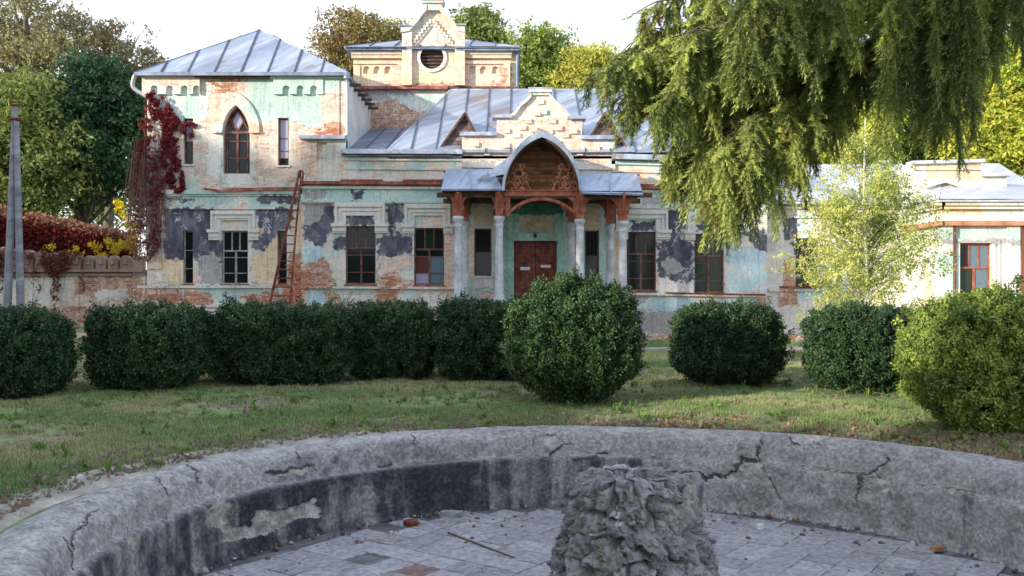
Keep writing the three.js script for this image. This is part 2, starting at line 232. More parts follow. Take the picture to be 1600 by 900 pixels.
const sideWall = wallMaterial(0, 0, 400, 400, 35, 512, 512, 'white', [['mint', [[60, 120], [180, 60], [220, 240], [120, 300]]], ['pale', [[230, 220], [330, 200], [340, 330], [220, 340]]], ['mint', [[260, 60], [380, 40], [360, 160], [280, 170]]], ['brick', [[0, 320], [120, 340], [120, 400], [0, 400]]]], 1.6, 170);
const sideUV = (g) => { const p = g.attributes.position, u = g.attributes.uv; for (let i = 0; i < p.count; i++) u.setXY(i, (p.getX(i) * 0.6 - p.getZ(i)) / 9.33 - 3, p.getY(i) / 9.33); };
sideWall.mat.map.wrapS = sideWall.mat.map.wrapT = sideWall.mat.bumpMap.wrapS = sideWall.mat.bumpMap.wrapT = THREE.RepeatWrapping;

// ------------------------------------------------------------------ the mansion
const mansion = thing('mansion', 'dilapidated two-storey mansion with peeling mint and navy plaster and metal roofs', 'building');
const APART = new Set(['pilaster', 'panel', 'parapet_course', 'moulding', 'panel_frame', 'cornice', 'sill_course', 'gable_pilaster', 'coping_flashing', 'window_surround', 'eave', 'flashing', 'string_course', 'coping', 'parapet']);
const each = (n, gs, mat, parent, uv) => { gs = [].concat(gs); if (!APART.has(n)) return mesh(n, gs, mat, parent, uv); let m; for (const g of gs) m = mesh(n, g, mat, parent, uv); return m; };
const fw = (n, gs, parent = mansion) => each(n, gs, facade.mat, parent, facade.uv);
function archPts(x0, x1, ys, ya, n = 10, k = 1.2) { // pointed arch in photo pixels, left spring to right spring
  const xm = (x0 + x1) / 2, a = []; for (let i = 0; i <= n; i++) { const t = i / n * k; a.push([lerp(x0, xm, (1 - Math.cos(t)) / (1 - Math.cos(k))), lerp(ys, ya, Math.sin(t) / Math.sin(k))]); }
  return a.concat(a.slice(0, -1).reverse().map(([x, y]) => [x0 + x1 - x, y]));
}
// sheet metal roof: a convex polygon cut into panels along a direction, each with its standing seam
function roofPanels(parent, pts, dir, width, mat, seed, seam = true) {
  const r = rng(seed), o = pts[0], u = dir.clone().normalize(), n = new THREE.Vector3(); for (let i = 1; i < pts.length - 1; i++) n.add(pts[i].clone().sub(o).cross(pts[i + 1].clone().sub(o))); n.normalize(); if (n.y < 0) n.negate();
  const us = pts.map((p) => p.clone().sub(o).dot(u)), lo = Math.min(...us), hi = Math.max(...us), N = Math.max(1, Math.round((hi - lo) / width));
  const cut = (ps, at, keep) => { const out = []; ps.forEach((p, i) => { const q = ps[(i + 1) % ps.length], a = (p.clone().sub(o).dot(u) - at) * keep, b = (q.clone().sub(o).dot(u) - at) * keep; if (a >= 0) out.push(p); if (a * b < 0) out.push(p.clone().lerp(q, a / (a - b))); }); return out; };
  for (let k = 0; k < N; k++) {
    const a = lo + (hi - lo) * k / N, b = lo + (hi - lo) * (k + 1) / N; let ps = cut(cut(pts, a, 1), b, -1); if (ps.length < 3) continue;
    const lift = 0.012 + r() * 0.012, m = ps.map((p) => p.clone().addScaledVector(n, lift + (r() - 0.5) * 0.03)); const gs = [slab(m, 0.02)];
    if (gs[0].attributes.normal.getY(0) < 0) gs[0] = slab(m.reverse(), 0.02);
    const e = ps.filter((p) => Math.abs(p.clone().sub(o).dot(u) - a) < 1e-4);
    if (seam && k && e.length >= 2) { let s = e[0], t = e[1]; const up = n.clone().multiplyScalar(0.03); mesh('seam', beamN(s.clone().add(up), t.clone().add(up), 0.045, 0.07, n), M.seam, parent); }
    const pm = mesh('roof_panel', gs, mat, parent, uvXY(3.1 + r(), 2.7 + r()));
  }
}
function beamN(a, b, w, h, up) { const m = new THREE.Matrix4().lookAt(b, a, up); return new THREE.BoxGeometry(w, h, b.distanceTo(a)).applyMatrix4(m).translate((a.x + b.x) / 2, (a.y + b.y) / 2, (a.z + b.z) / 2); }
// a window: rows of lights between bars, every pane a mesh
function windowAt(rect, zf, rows, fmat, opt = {}) {
  const [a, b, c, d] = rect, D = opt.d ?? 35, x0 = X(a, D), x1 = X(c, D), y1 = Y(b, D), y0 = Y(d, D), w = x1 - x0, h = y1 - y0, t = opt.t ?? 0.05, z = zf - (opt.deep ?? 0.2), gs = [], panes = [];
  gs.push(box(x0, x0 + t, y0, y1, z, z + 0.07), box(x1 - t, x1, y0, y1, z, z + 0.07), box(x0 + t, x1 - t, y1 - t, y1, z, z + 0.07), box(x0 + t, x1 - t, y0, y0 + t, z, z + 0.07));
  rows.forEach(([f0, f1, n], i) => {
    const ya = y1 - t - (h - 2 * t) * f1, yb = y1 - t - (h - 2 * t) * f0; const thick = i && rows[i][2] !== rows[i - 1][2] ? 0.06 : 0.03;
    if (i) gs.push(box(x0 + t, x1 - t, yb - thick / 2, yb + thick / 2, z + 0.005, z + (thick > 0.05 ? 0.085 : 0.05)));
    for (let k = 0; k < n; k++) {
      const xa = x0 + t + (w - 2 * t) * k / n, xb = x0 + t + (w - 2 * t) * (k + 1) / n, bw = n === 2 ? 0.075 : 0.05;
      if (k) gs.push(box(xa - bw / 2, xa + bw / 2, ya, yb, z + 0.01, z + 0.06));
      panes.push([xa, xb, ya, yb]);
    }
  });
  const win = mesh('window', gs, fmat, mansion, uvXY(0.9));
  panes.forEach(([xa, xb, ya, yb], i) => mesh('pane', prism([[xa, ya], [xb, ya], [xb, yb], [xa, yb]], z + 0.012 + 0.0015 * (i % 3), z + 0.02 + 0.0015 * (i % 3)), opt.glass?.[i] ?? M.glass, win));
  mesh('sill', box(x0 - 0.05, x1 + 0.05, y0 - 0.06, y0 - 0.002, z - 0.02, zf + 0.06), opt.sill ?? M.redCornice, win, uvXY(1));
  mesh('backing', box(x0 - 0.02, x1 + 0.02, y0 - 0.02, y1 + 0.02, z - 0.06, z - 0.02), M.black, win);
  return win;
}
const ROWS = [[0, 0.37, 3], [0.37, 0.5, 2], [0.5, 0.81, 2], [0.81, 1, 2]], SLIT = [[0, 0.36, 1], [0.36, 0.72, 1], [0.72, 1, 1]];
const W = { a: [540, 353, 587, 444], b: [647, 356, 694, 445], c: [979, 362, 1025, 454], d: [1085, 365, 1131, 458], t0: [284, 360, 300, 444], t1: [345, 360, 386, 444], t2: [432, 360, 447, 444], u0: [285, 184, 300, 256], u2: [433, 183, 450, 258], p0: [741, 357, 768, 431], p1: [914, 360, 936, 440], door: [802, 376, 871, 502] };
const hole = (r, d = 35) => R(...r, d);
const goth = [[347, 271], ...archPts(347, 389, 214, 165), [389, 271]];
// tower
{
  const wall = fw('wall', prism(P([[228, 535], [540, 535], [540, 116], [228, 116]]), -35.52, -35.12, [hole(W.t0), hole(W.t1), hole(W.t2), hole(W.u0), hole(W.u2), P(goth)]));
  wall.userData.label = 'two-storey tower front with exposed brick above and navy paint below';
  const side = mesh('wall', [box(X(540) - 0.4, X(540), 0, Y(118), -43.4, -35.53), box(X(228), X(228) + 0.4, 0, Y(118), -43.4, -35.53), box(X(228), X(540), 0, Y(118), -43.8, -43.41)], sideWall.mat, mansion, sideUV);
  // arcaded frieze with rounded notches
  const fr = (x0, x1, cs, y0 = 122, y1 = 147) => { const pts = [[x0, y0], [x1, y0], [x1, y1]]; for (const c of [...cs].reverse()) { pts.push([c + 5.5, y1]); for (let i = 0; i <= 8; i++) { const a = i / 8 * Math.PI; pts.push([c + 5.5 * Math.cos(a), 139 - 5.5 * Math.sin(a)]); } pts.push([c - 5.5, y1]); } pts.push([x0, y1]); return prism(P(pts), -35.12, -34.98); };
  fw('frieze', [fr(222, 312, [241, 265, 288, 307]), rectPrism(222, 119, 306, 122.2, -35.12, -34.9)]);
  fw('frieze', [fr(427, 505, [447, 469, 490]), rectPrism(422, 119, 543, 122.2, -35.12, -34.9)]);
  fw('pilaster', [rectPrism(501, 122.5, 530, 213, -35.12, -35.03), rectPrism(530, 122.5, 540, 213, -35.12, -35.07)]);
  fw('cornice', [rectPrism(252, 297, 472, 303, -35.12, -35.0), rectPrism(250, 322, 472, 327, -35.12, -35.03), rectPrism(254, 303, 470, 306, -35.12, -35.06)]);
  mesh('broken_cornice', prism(P([[316, 293], [345, 297], [380, 294], [420, 293], [471, 292], [471, 297], [400, 298], [370, 300], [340, 300]]), -35.12, -34.92), M.redCornice, mansion, uvXY(1.3));
  fw('sill_course', [rectPrism(214, 446, 430, 450, -35.12, -35.0), rectPrism(228, 475, 475, 480, -35.12, -35.02), rectPrism(226, 483, 475, 535, -35.12, -34.98)]);
  fw('panel_frame', [rectPrism(245, 452, 249, 474, -35.12, -35.06), rectPrism(283, 452, 287, 474, -35.12, -35.06), rectPrism(228, 300, 251, 420, -35.12, -35.05)]);
  windowAt(W.t0, -35.12, SLIT, M.frameGrey); windowAt(W.t1, -35.12, ROWS, M.frameGrey); windowAt(W.t2, -35.12, SLIT, M.frame);
  windowAt(W.u0, -35.12, [[0, 0.5, 1], [0.5, 1, 1]], M.frame, { glass: [M.glassPale, M.glass], sill: M.white });
  windowAt(W.u2, -35.12, [[0, 0.42, 1], [0.42, 0.7, 1], [0.7, 0.86, 1], [0.86, 1, 1]], M.frame, { glass: [M.glassPale, M.glassPale, M.glassPale, M.black], sill: M.white });
  // pointed window
  const inner = [[349.5, 268.5], ...archPts(349.5, 386.5, 214, 168.5), [386.5, 268.5]], z = -35.34, gs = [prism(P(goth), z, z + 0.08, [P(inner)])];
  const bar = (x0, y0, x1, y1, w, zt = 0.07) => { const L = Math.hypot(x1 - x0, y1 - y0), nx = -(y1 - y0) / L * w / 2, ny = (x1 - x0) / L * w / 2; gs.push(prism(P([[x0 + nx, y0 + ny], [x1 + nx, y1 + ny], [x1 - nx, y1 - ny], [x0 - nx, y0 - ny]]), z + 0.004, z + zt)); };
  bar(349, 205, 387, 205, 4, 0.09); bar(368, 205, 368, 269, 3.4, 0.085); bar(349, 219, 387, 219, 1.6); bar(349, 246, 387, 246, 1.8); bar(352, 202, 352, 268, 1.4); bar(384, 202, 384, 268, 1.4);
  bar(352, 200, 368, 171, 2); bar(384, 200, 368, 171, 2); bar(368, 203, 357, 185, 2.2); bar(368, 203, 379, 185, 2.2);
  const win = mesh('window', gs, M.frame, mansion, uvXY(0.9)); win.userData.label = 'pointed window with tracery and a diamond light';
  mesh('pane', prism(P([[368, 201], [358, 185], [368, 172], [378, 185]]), z + 0.02, z + 0.028), M.glassPale, win);
  for (const [a, b] of [[350, 367], [369, 386]]) { for (const [c, d] of [[207, 218], [220, 245], [247, 268]]) mesh('pane', rectPrism(a, c, b, d, z + 0.02, z + 0.027), M.glass, win); mesh('pane', prism(P([[a, 203], [b, 203], [(a + b) / 2, 188]]), z + 0.02, z + 0.026), M.glass, win); }
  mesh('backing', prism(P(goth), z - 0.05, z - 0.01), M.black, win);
  const out = [[333, 206], ...archPts(331, 405, 206, 143, 12, 1.15), [403, 206]], inn = [[348, 206], ...archPts(347, 389, 206, 164), [388, 206]];
  fw('hood_mould', [prism(P([...out, ...inn.slice().reverse()]), -35.12, -35.03), rectPrism(331, 203, 347, 207.5, -35.12, -34.98), rectPrism(389, 203, 405, 207.5, -35.12, -34.98)]); fw('apron_panel', rectPrism(346, 271, 392, 293, -35.12, -35.08));
  // hipped roof with a short ridge
  const ex0 = X(215), ex1 = X(545), ye = Y(116), f = V(-9.75, 11.69, -37.2), b = V(-9.75, 11.69, -41.2), A = V(ex0, ye, -34.75), B = V(ex1, ye, -34.75), C = V(ex1, ye, -44.1), D = V(ex0, ye, -44.1);
  const roof = mesh('roof', [beam(A, f, 0.07, 0.07), beam(B, f, 0.07, 0.07), beam(f, b, 0.08, 0.08), slab([A.clone().setY(ye - 0.02), B.clone().setY(ye - 0.02), C.clone().setY(ye - 0.02), D.clone().setY(ye - 0.02)], 0.06), box(ex0 - 0.03, ex1 + 0.03, ye - 0.1, ye + 0.02, -34.8, -34.72)], M.roofDark, mansion, uvXY(2));
  roof.userData.label = 'hipped metal roof of the tower';
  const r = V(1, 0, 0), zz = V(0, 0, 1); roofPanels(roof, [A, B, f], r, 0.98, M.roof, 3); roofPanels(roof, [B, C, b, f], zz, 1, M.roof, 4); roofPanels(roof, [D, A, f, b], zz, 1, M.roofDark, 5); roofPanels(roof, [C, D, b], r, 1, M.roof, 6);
  const n = (px, py, zp) => V(X(px, zp), Y(py, zp), -zp);
  mesh('gutter_lip', [beam(n(222, 112, 34.85), n(378, 103.5, 35.35), 0.03, 0.12), beam(n(378, 103.5, 35.35), n(541, 110, 34.9), 0.03, 0.12)], M.roofDark, roof, uvXY(2));
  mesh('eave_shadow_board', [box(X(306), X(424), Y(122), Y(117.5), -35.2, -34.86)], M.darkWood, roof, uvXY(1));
  for (let i = 0; i < 9; i++) mesh('rafter_end', box(X(540) + 0.005, X(540) + 0.42, Y(118) - 0.2, Y(118) - 0.11, -36 - i * 0.92, -35.86 - i * 0.92), M.darkWood, roof, uvXY(1));
  mesh('downpipe', [tube([V(X(541) + 0.03, Y(119), -34.82), V(X(541) + 0.03, Y(124), -34.95), V(X(541) + 0.03, Y(140), -35.02), V(X(541) + 0.03, Y(211), -35.02)], 0.055, 20, 10), cyl(0.1, 0.14, 0.2, X(541) + 0.03, Y(124), -34.85, 12)], M.pipe, mansion);
  mesh('downpipe', [tube([V(X(213), Y(118), -34.9), V(X(209), Y(126), -34.95), V(X(208), Y(136), -35), V(X(231), Y(153), -35.05), V(X(233), Y(158), -35.05)], 0.075, 24, 10)], M.pipe, mansion);
}
// main front
{
  const wall = fw('wall', prism(P([[470, 535], [1197, 535], [1197, 254], [955, 248], [722, 243], [540, 241], [540, 218], [470, 218]]), -35.42, -35, ['a', 'b', 'c', 'd', 'p0', 'p1', 'door'].map((k) => hole(W[k])).concat([R(495, 222, 511, 250)])));
  wall.userData.label = 'ground-floor front with patches of mint, navy and cream plaster over brick';
  mesh('wall', [box(X(1196) - 0.4, X(1196), 0, Y(256), -47, -35.43), box(X(540), X(1196), 0, 6.4, -47.4, -47.01)], sideWall.mat, mansion, sideUV);
  mesh('niche', rectPrism(494, 221, 512, 251, -35.32, -35.3), M.mint, mansion, uvXY(1.5));
  windowAt(W.a, -35, ROWS, M.frame); windowAt(W.b, -35, ROWS, M.frame, { glass: [M.glass, M.glassGreen, M.glass, M.glass, M.glass, M.curtain, M.glassBlue, M.glassPale, M.glassBlue] });
  windowAt(W.c, -35, ROWS, M.frame); windowAt(W.d, -35, ROWS, M.frame, { glass: [M.glassGreen, M.glassGreen, M.glassGreen, M.glassGreen, M.glassGreen, M.glassGreen, M.glassGreen, M.glass, M.glassGreen] });
  windowAt(W.p0, -35, [[0, 0.5, 1], [0.5, 1, 1]], M.frame, { sill: M.white, glass: [M.black, M.glass] }); windowAt(W.p1, -35, [[0, 0.5, 1], [0.5, 1, 1]], M.frame, { sill: M.white, glass: [M.black, M.glass] });
  // cornices
  const bar = (x0, y0, x1, y1, h, z1, z0 = -35) => prism(P([[x0, y0], [x1, y1], [x1, y1 + h], [x0, y0 + h]]), z0, z1);
  each('cornice', [bar(470, 283.5, 700, 284.5, 5, -34.8), bar(470, 288.5, 700, 289.5, 2.5, -34.88), bar(533, 281, 598, 281, 2.5, -34.84), bar(630, 281, 696, 281, 2.5, -34.84)], M.redCornice, mansion, uvXY(1.4));
  each('cornice', [bar(985, 288, 1060, 289.5, 7, -34.78), bar(1060, 290.5, 1198, 296, 6, -34.8)], M.redCornice, mansion, uvXY(1.4));
  fw('moulding', [bar(470, 291, 700, 292, 4, -34.9), bar(472, 313, 720, 314, 3.5, -34.88), bar(472, 316.5, 720, 317.5, 2, -34.94), bar(470, 447, 735, 448.5, 3.5, -34.86), bar(470, 479, 735, 481, 4, -34.9), bar(466, 486, 735, 486, 49, -34.9)]);
  fw('moulding', [bar(955, 296, 1200, 302, 4, -34.9), bar(985, 322, 1200, 328, 3.5, -34.88), bar(985, 325.5, 1200, 331.5, 2, -34.93), bar(960, 457, 1196, 461, 3.5, -34.84), bar(960, 489, 1200, 492, 44, -34.9), bar(1186, 300, 1198, 300, 165, -34.94)]);
  mesh('sill_course', [bar(1040, 456.5, 1194, 459.5, 2.2, -34.8)], M.rust, mansion, uvXY(1.2));
  fw('parapet_course', [bar(536, 246, 722, 247, 5, -34.9), bar(536, 262, 722, 263, 3, -34.93), bar(955, 251, 1197, 257, 6, -34.9), bar(536, 251, 560, 251, 32, -34.96), bar(955, 266, 1197, 271, 3, -34.93)]);
  fw('panel', [rectPrism(546, 459, 587, 477, -35, -34.96), rectPrism(656, 459, 699, 479, -35, -34.96), rectPrism(1084, 467, 1127, 483, -35, -34.96), rectPrism(990, 467, 1020, 483, -35, -34.97)]);
  const hood = (xL, xR, yT, iL, iR, yI, yE, e = 6) => {
    mesh('hood_mould', [
      prism(P([[xL, yT], [xR, yT], [xR, yE], [xR + e, yE], [xR + e, yE + 6], [xR + e - 2, yE + 6], [xR + e - 2, yE + 15], [iR, yE + 15], [iR, yI], [iL, yI], [iL, yE + 15], [xL - e + 2, yE + 15], [xL - e + 2, yE + 6], [xL - e, yE + 6], [xL - e, yE], [xL, yE]]), -35, -34.92),
      prism(P([[xL, yT], [xR, yT], [xR, yE], [xR - 3.5, yE], [xR - 3.5, yT + 6.5], [xL + 3.5, yT + 6.5], [xL + 3.5, yE], [xL, yE]]), -34.92, -34.85),
      prism(P([[xL + 7, yT + 10], [xR - 7, yT + 10], [xR - 7, yE + 2], [xR - 9.5, yE + 2], [xR - 9.5, yT + 13], [xL + 9.5, yT + 13], [xL + 9.5, yE + 2], [xL + 7, yE + 2]]), -34.92, -34.88),
      rectPrism(xL - e, yE, iL - 1, yE + 5, -34.92, -34.84), rectPrism(iR + 1, yE, xR + e, yE + 5, -34.92, -34.84), rectPrism(xL - e + 2, yE + 9, iL - 1, yE + 12, -34.92, -34.88), rectPrism(iR + 1, yE + 9, xR + e - 2, yE + 12, -34.92, -34.88)], M.hood, mansion, uvXY(1.3));
  };
  hood(524, 602, 317, 541, 586, 337, 349); hood(633, 704, 319, 648, 693, 337, 350); hood(962, 1043, 328, 981, 1024, 343, 359); hood(1074, 1146, 331, 1086, 1130, 346, 360);
  mesh('hood_mould', [prism(P([[329, 329], [398, 329], [398, 358], [405, 358], [405, 363], [403, 363], [403, 375], [387, 375], [387, 344], [344, 344], [344, 375], [325, 375], [325, 363], [323, 363], [323, 358], [329, 358]]), -35.12, -35.04), prism(P([[329, 329], [398, 329], [398, 358], [395, 358], [395, 335], [332, 335], [332, 358], [329, 358]]), -35.04, -34.97), prism(P([[336, 338], [391, 338], [391, 362], [388.5, 362], [388.5, 341], [338.5, 341], [338.5, 362], [336, 362]]), -35.04, -35), rectPrism(323, 358, 343, 363, -35.04, -34.96), rectPrism(388, 358, 405, 363, -35.04, -34.96), rectPrism(325, 367, 343, 370, -35.04, -35), rectPrism(388, 367, 403, 370, -35.04, -35)], M.hood, mansion, uvXY(1.3));
  // stepped pediment over the porch
  const ped = [[722, 262], [722, 213], [775, 213], [777, 186], [797, 184], [805, 178], [813, 166], [823, 158], [828, 149], [829, 144], [859, 144], [861, 151], [866, 160], [876, 170], [884, 179], [890, 186], [910, 188], [909, 215], [961, 219], [961, 266]];
  const pw = fw('wall', prism(P(ped), -35.3, -34.9)); pw.userData.label = 'stepped gable of bare stone-coloured brick above the porch';
  const cap = (pts, h) => { const q = pts.map(([a, b]) => [a, b]); return prism(P([...q, ...q.slice().reverse().map(([a, b]) => [a, b + h])]), -35.38, -34.76); };
  fw('coping', [cap([[797, 181], [806, 174], [814, 162], [824, 154], [830, 147]], 6), cap([[858, 147], [864, 155], [876, 166], [886, 176], [892, 184]], 6), rectPrism(826, 141, 862, 146, -35.4, -34.72), rectPrism(829, 146, 859, 150, -35.35, -34.8)]);
  each('coping_flashing', [rectPrism(719, 208, 777, 213.5, -35.45, -34.7), rectPrism(769, 181, 800, 185.5, -35.45, -34.72), rectPrism(886, 183, 915, 187.5, -35.45, -34.72), rectPrism(907, 213, 964, 219, -35.45, -34.7), rectPrism(825, 139, 863, 141.5, -35.45, -34.7)], M.roof, mansion, uvXY(2));
  const rr = rng(5), nb = []; for (const [a, b] of [[838, 178], [850, 176], [826, 190], [862, 190], [815, 200], [872, 201], [834, 203], [858, 206], [806, 212], [882, 212], [820, 222], [870, 224], [792, 205], [896, 206], [845, 160], [790, 228], [760, 240], [744, 226], [905, 240], [930, 232]]) nb.push([a, b]);
  for (const [a, b] of nb) fw('corbel', rectPrism(a - 4, b - 3, a + 4 + rr() * 3, b + 4, -34.9, -34.83 + rr() * 0.03));
  // eave ledges
  each('eave', [bar(534, 235, 723, 235.5, 7, -34.62, -35.2), bar(470, 213, 541, 213, 5.5, -34.72, -35.1), bar(955, 242, 1200, 248, 8, -34.62, -35.2)], M.roof, mansion, uvXY(2));
  // roof slopes
  const L = V(-2.58, 10.1, -40.7), Rr = V(5.4, 10.1, -40.7), EL = V(-4.57, 6.6, -34.7), ER = V(9.0, 6.6, -34.7);
  const roof = mesh('roof', [beam(L, Rr, 0.1, 0.08), beam(EL, L, 0.08, 0.06), beam(ER, Rr, 0.08, 0.06), slab([V(-4.5, 6.5, -34.9), V(9, 6.5, -34.9), V(9, 6.5, -46.9), V(-4.5, 6.5, -46.9)], 0.1), slab([L, Rr, V(9, 6.6, -46.9), V(-4.57, 6.6, -46.9)].reverse(), 0.03), slab([V(-4.57, 6.6, -46.9), L, EL], 0.03), slab([Rr, V(9, 6.6, -46.9), ER], 0.03)], M.roof, mansion, uvXY(2.5));
  roof.userData.label = 'large seamed metal roof slope behind the porch gable';
  roofPanels(roof, [EL, ER, Rr, L], V(1, 0, 0), 0.92, M.roof, 11);
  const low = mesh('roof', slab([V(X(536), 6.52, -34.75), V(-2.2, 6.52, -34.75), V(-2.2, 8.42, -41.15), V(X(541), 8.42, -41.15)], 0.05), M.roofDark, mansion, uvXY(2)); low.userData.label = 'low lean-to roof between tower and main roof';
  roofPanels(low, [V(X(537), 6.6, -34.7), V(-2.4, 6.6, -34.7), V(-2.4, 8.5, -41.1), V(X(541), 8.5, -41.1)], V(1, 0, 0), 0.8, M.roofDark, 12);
  // dormers
  for (const [ax, ay, x0, x1, yb, lbl] of [[727, 177, 688, 755, 232, 0], [945, 177, 905, 983, 240, 1]]) {
    const d = 35.25, z = -d, a = V(X(ax, d), Y(ay, d), z + 0.12), l = V(X(x0, d), Y(yb, d), z + 0.12), r = V(X(x1, d), Y(yb, d), z + 0.12), back = V(a.x, a.y, -34.7 - (a.y - 6.6) / 0.583 - 0.1), lb = V(l.x, l.y, -35.6), rb = V(r.x, r.y, -35.6);
    const dm = mesh('dormer', beam(a, l, 0.1, 0.07), M.darkWood, mansion, uvXY(1)); mesh('rake_board', beam(a, r, 0.1, 0.07), lbl ? M.rustWood : M.darkWood, dm, uvXY(1));
    mesh('roof_panel', slab([l, lb, back, a].map((p) => p.clone().add(V(-0.03, 0.05, 0))).reverse(), 0.03), M.roof, dm, uvXY(2)); mesh('roof_panel', slab([a, back, rb, r].map((p) => p.clone().add(V(0.03, 0.05, 0))).reverse(), 0.03), M.roof, dm, uvXY(2));
    const N = 9; for (let i = 0; i < N; i++) { const t0 = i / N, t1 = (i + 0.94) / N, y0 = lerp(l.y, a.y, t0), y1 = lerp(l.y, a.y, t1), q = [[lerp(l.x, a.x, t0), y0], [lerp(r.x, a.x, t0), y0], [lerp(r.x, a.x, t1), y1], [lerp(l.x, a.x, t1), y1]]; mesh('board', prism(q, z - 0.06, z - 0.02 + rr() * 0.015), M.greyWood[i % 3], dm, uvXY(1.2)); }
  }
}
// raised block behind, with the round window
{
  const d = 41.2, q = (a, b) => [X(a, d), Y(b, d)], pr = (pts, z0, z1, h) => prism(P(pts, d), z0, z1, h), rp = (a, b, c, e, z0, z1) => rectPrism(a, b, c, e, z0, z1, d);
  const uw = (n, gs) => each(n, gs, upper.mat, mansion, upper.uv);
  uw('wall', [pr([[552, 240], [808, 240], [808, 78], [552, 78]], -41.7, -41.25)]).userData.label = 'raised rear block with pale plaster and bare red brick below';
  mesh('wall', [box(X(552, d), X(552, d) + 0.4, 6, Y(78, d), -48, -41.71), box(X(808, d) - 0.4, X(808, d), 6, Y(78, d), -48, -41.71), box(X(552, d), X(808, d), 6, Y(78, d), -48.3, -48.01)], sideWall.mat, mansion, sideUV);
  const nicheFrieze = (x0, x1, cs, y0, y1) => { const hs = cs.map((c) => { const a = [[c - 5, 116], [c + 5, 116]]; for (let i = 0; i <= 8; i++) { const t = i / 8 * Math.PI; a.push([c + 5 * Math.cos(t), 109 - 5 * Math.sin(t)]); } return P(a, d); }); return pr([[x0, y1], [x1, y1], [x1, y0], [x0, y0]], -41.25, -41.12, hs); };
  uw('frieze', [nicheFrieze(556, 632, [573, 589, 606], 100, 136)]); uw('frieze', [nicheFrieze(722, 797, [738, 755, 774], 100, 136)]);
  uw('pilaster', [rp(553, 103, 563, 136, -41.12, -41.06), rp(622, 101, 632, 136, -41.12, -41.05), rp(787, 101, 797, 136, -41.12, -41.05)]);
  uw('cornice', [rp(550, 82, 630, 87, -41.25, -40.95), rp(550, 87, 630, 92, -41.25, -41.02), rp(553, 96, 632, 101, -41.25, -41.04), rp(724, 82, 800, 87, -41.25, -40.95), rp(724, 87, 799, 92, -41.25, -41.02), rp(722, 96, 798, 101, -41.25, -41.04)]);
  each('string_course', [rp(552, 136.5, 700, 141, -41.25, -40.9), rp(700, 136, 806, 138.5, -41.25, -41)], M.redCornice, mansion, uvXY(1.4));
  const circle = (r, n = 28) => Array.from({ length: n }, (_, i) => [675.6 + r * Math.cos(i / n * 2 * Math.PI), 91.7 - r * Math.sin(i / n * 2 * Math.PI)]);
  uw('gable', [pr([[632, 137], [632, 52], [644, 46], [655, 34], [664, 22], [664, 9], [691, 9], [691, 20], [700, 32], [713, 46], [726, 52], [724, 137]], -41.25, -41.0, [P(circle(19), d)])]);
  uw('gable_pilaster', [pr([[630, 136], [630, 50], [645, 50], [645, 136]], -41.0, -40.78), pr([[712, 136], [712, 50], [727, 50], [727, 136]], -41.0, -40.78)]);
  const cope = (pts, h) => pr([...pts, ...pts.slice().reverse().map(([a, b]) => [a, b + h])], -41.4, -40.7);
  uw('coping', [cope([[628, 46], [641, 44], [653, 31], [662, 18], [668, 12]], 9), cope([[688, 12], [693, 17], [702, 28], [714, 43], [727, 46]], 9), rp(663, 8, 692, 20, -41.4, -40.75), rp(661, 6, 694, 10, -41.45, -40.65), pr([[646, 72], [676, 32], [706, 70], [706, 78], [676, 42], [646, 80]], -41, -40.93)]);
  for (let i = 0; i < 9; i++) for (const s of [-1, 1]) uw('corbel', rp(675.6 + s * (3 + i * 4) - 1.8, 33 + i * 5, 675.6 + s * (3 + i * 4) + 1.8, 40 + i * 5, -40.93, -40.86));
  each('flashing', [rp(626, 44, 643, 46, -41.45, -40.62), rp(713, 42.5, 729, 45, -41.45, -40.62), rp(660, 4, 695, 6, -41.5, -40.6), rp(543, 77.5, 637, 81.5, -41.4, -40.75), rp(714, 79, 812, 82.5, -41.4, -40.75)], M.roofDark, mansion, uvXY(2));
  const w = mesh('round_window', pr(circle(23), -41.0, -40.92, [P(circle(18.3), d)]), M.white, mansion, uvXY(2)); w.userData.label = 'round opening with pale surround';
  mesh('louvre_backing', pr(circle(19.5), -41.22, -41.16), M.black, w); for (let i = 0; i < 6; i++) { const y = 78 + i * 5.4, hw = Math.sqrt(Math.max(0, 18.5 ** 2 - (y - 91.7) ** 2)); mesh('slat', rp(675.6 - hw, y - 1.2, 675.6 + hw, y + 1.2, -41.15, -41.12), M.darkWood, w, uvXY(1)); }
  mesh('downpipe', [tube([V(X(809, d), Y(82, d), -41.1), V(X(808, d), Y(100, d), -41.1), V(X(808, d), Y(150, d), -41.1)], 0.06, 8, 8)], M.roofDark, mansion);
  const e0 = X(541, d), e1 = X(813, d), ye = Y(77, d), A = V(e0, ye, -40.75), B = V(e1, ye, -40.75), C = V(e1, ye, -48.6), D = V(e0, ye, -48.6), f = V(-4.2, 13.3, -44.7), g = V(-2.6, 13.3, -44.7);
  const roof = mesh('roof', [beam(A, f, 0.07, 0.07), beam(B, g, 0.07, 0.07), slab([A, B, C, D].map((p) => p.clone().setY(ye - 0.03)), 0.06)], M.roofDark, mansion, uvXY(2)); roof.userData.label = 'small hipped metal roof of the rear block';
  roofPanels(roof, [A, B, g, f], V(1, 0, 0), 1.05, M.roof, 21); roofPanels(roof, [B, C, g], V(0, 0, 1), 1.1, M.roof, 22); roofPanels(roof, [D, A, f], V(0, 0, 1), 1.1, M.roof, 23); roofPanels(roof, [C, D, f, g], V(1, 0, 0), 1.1, M.roof, 24);
}
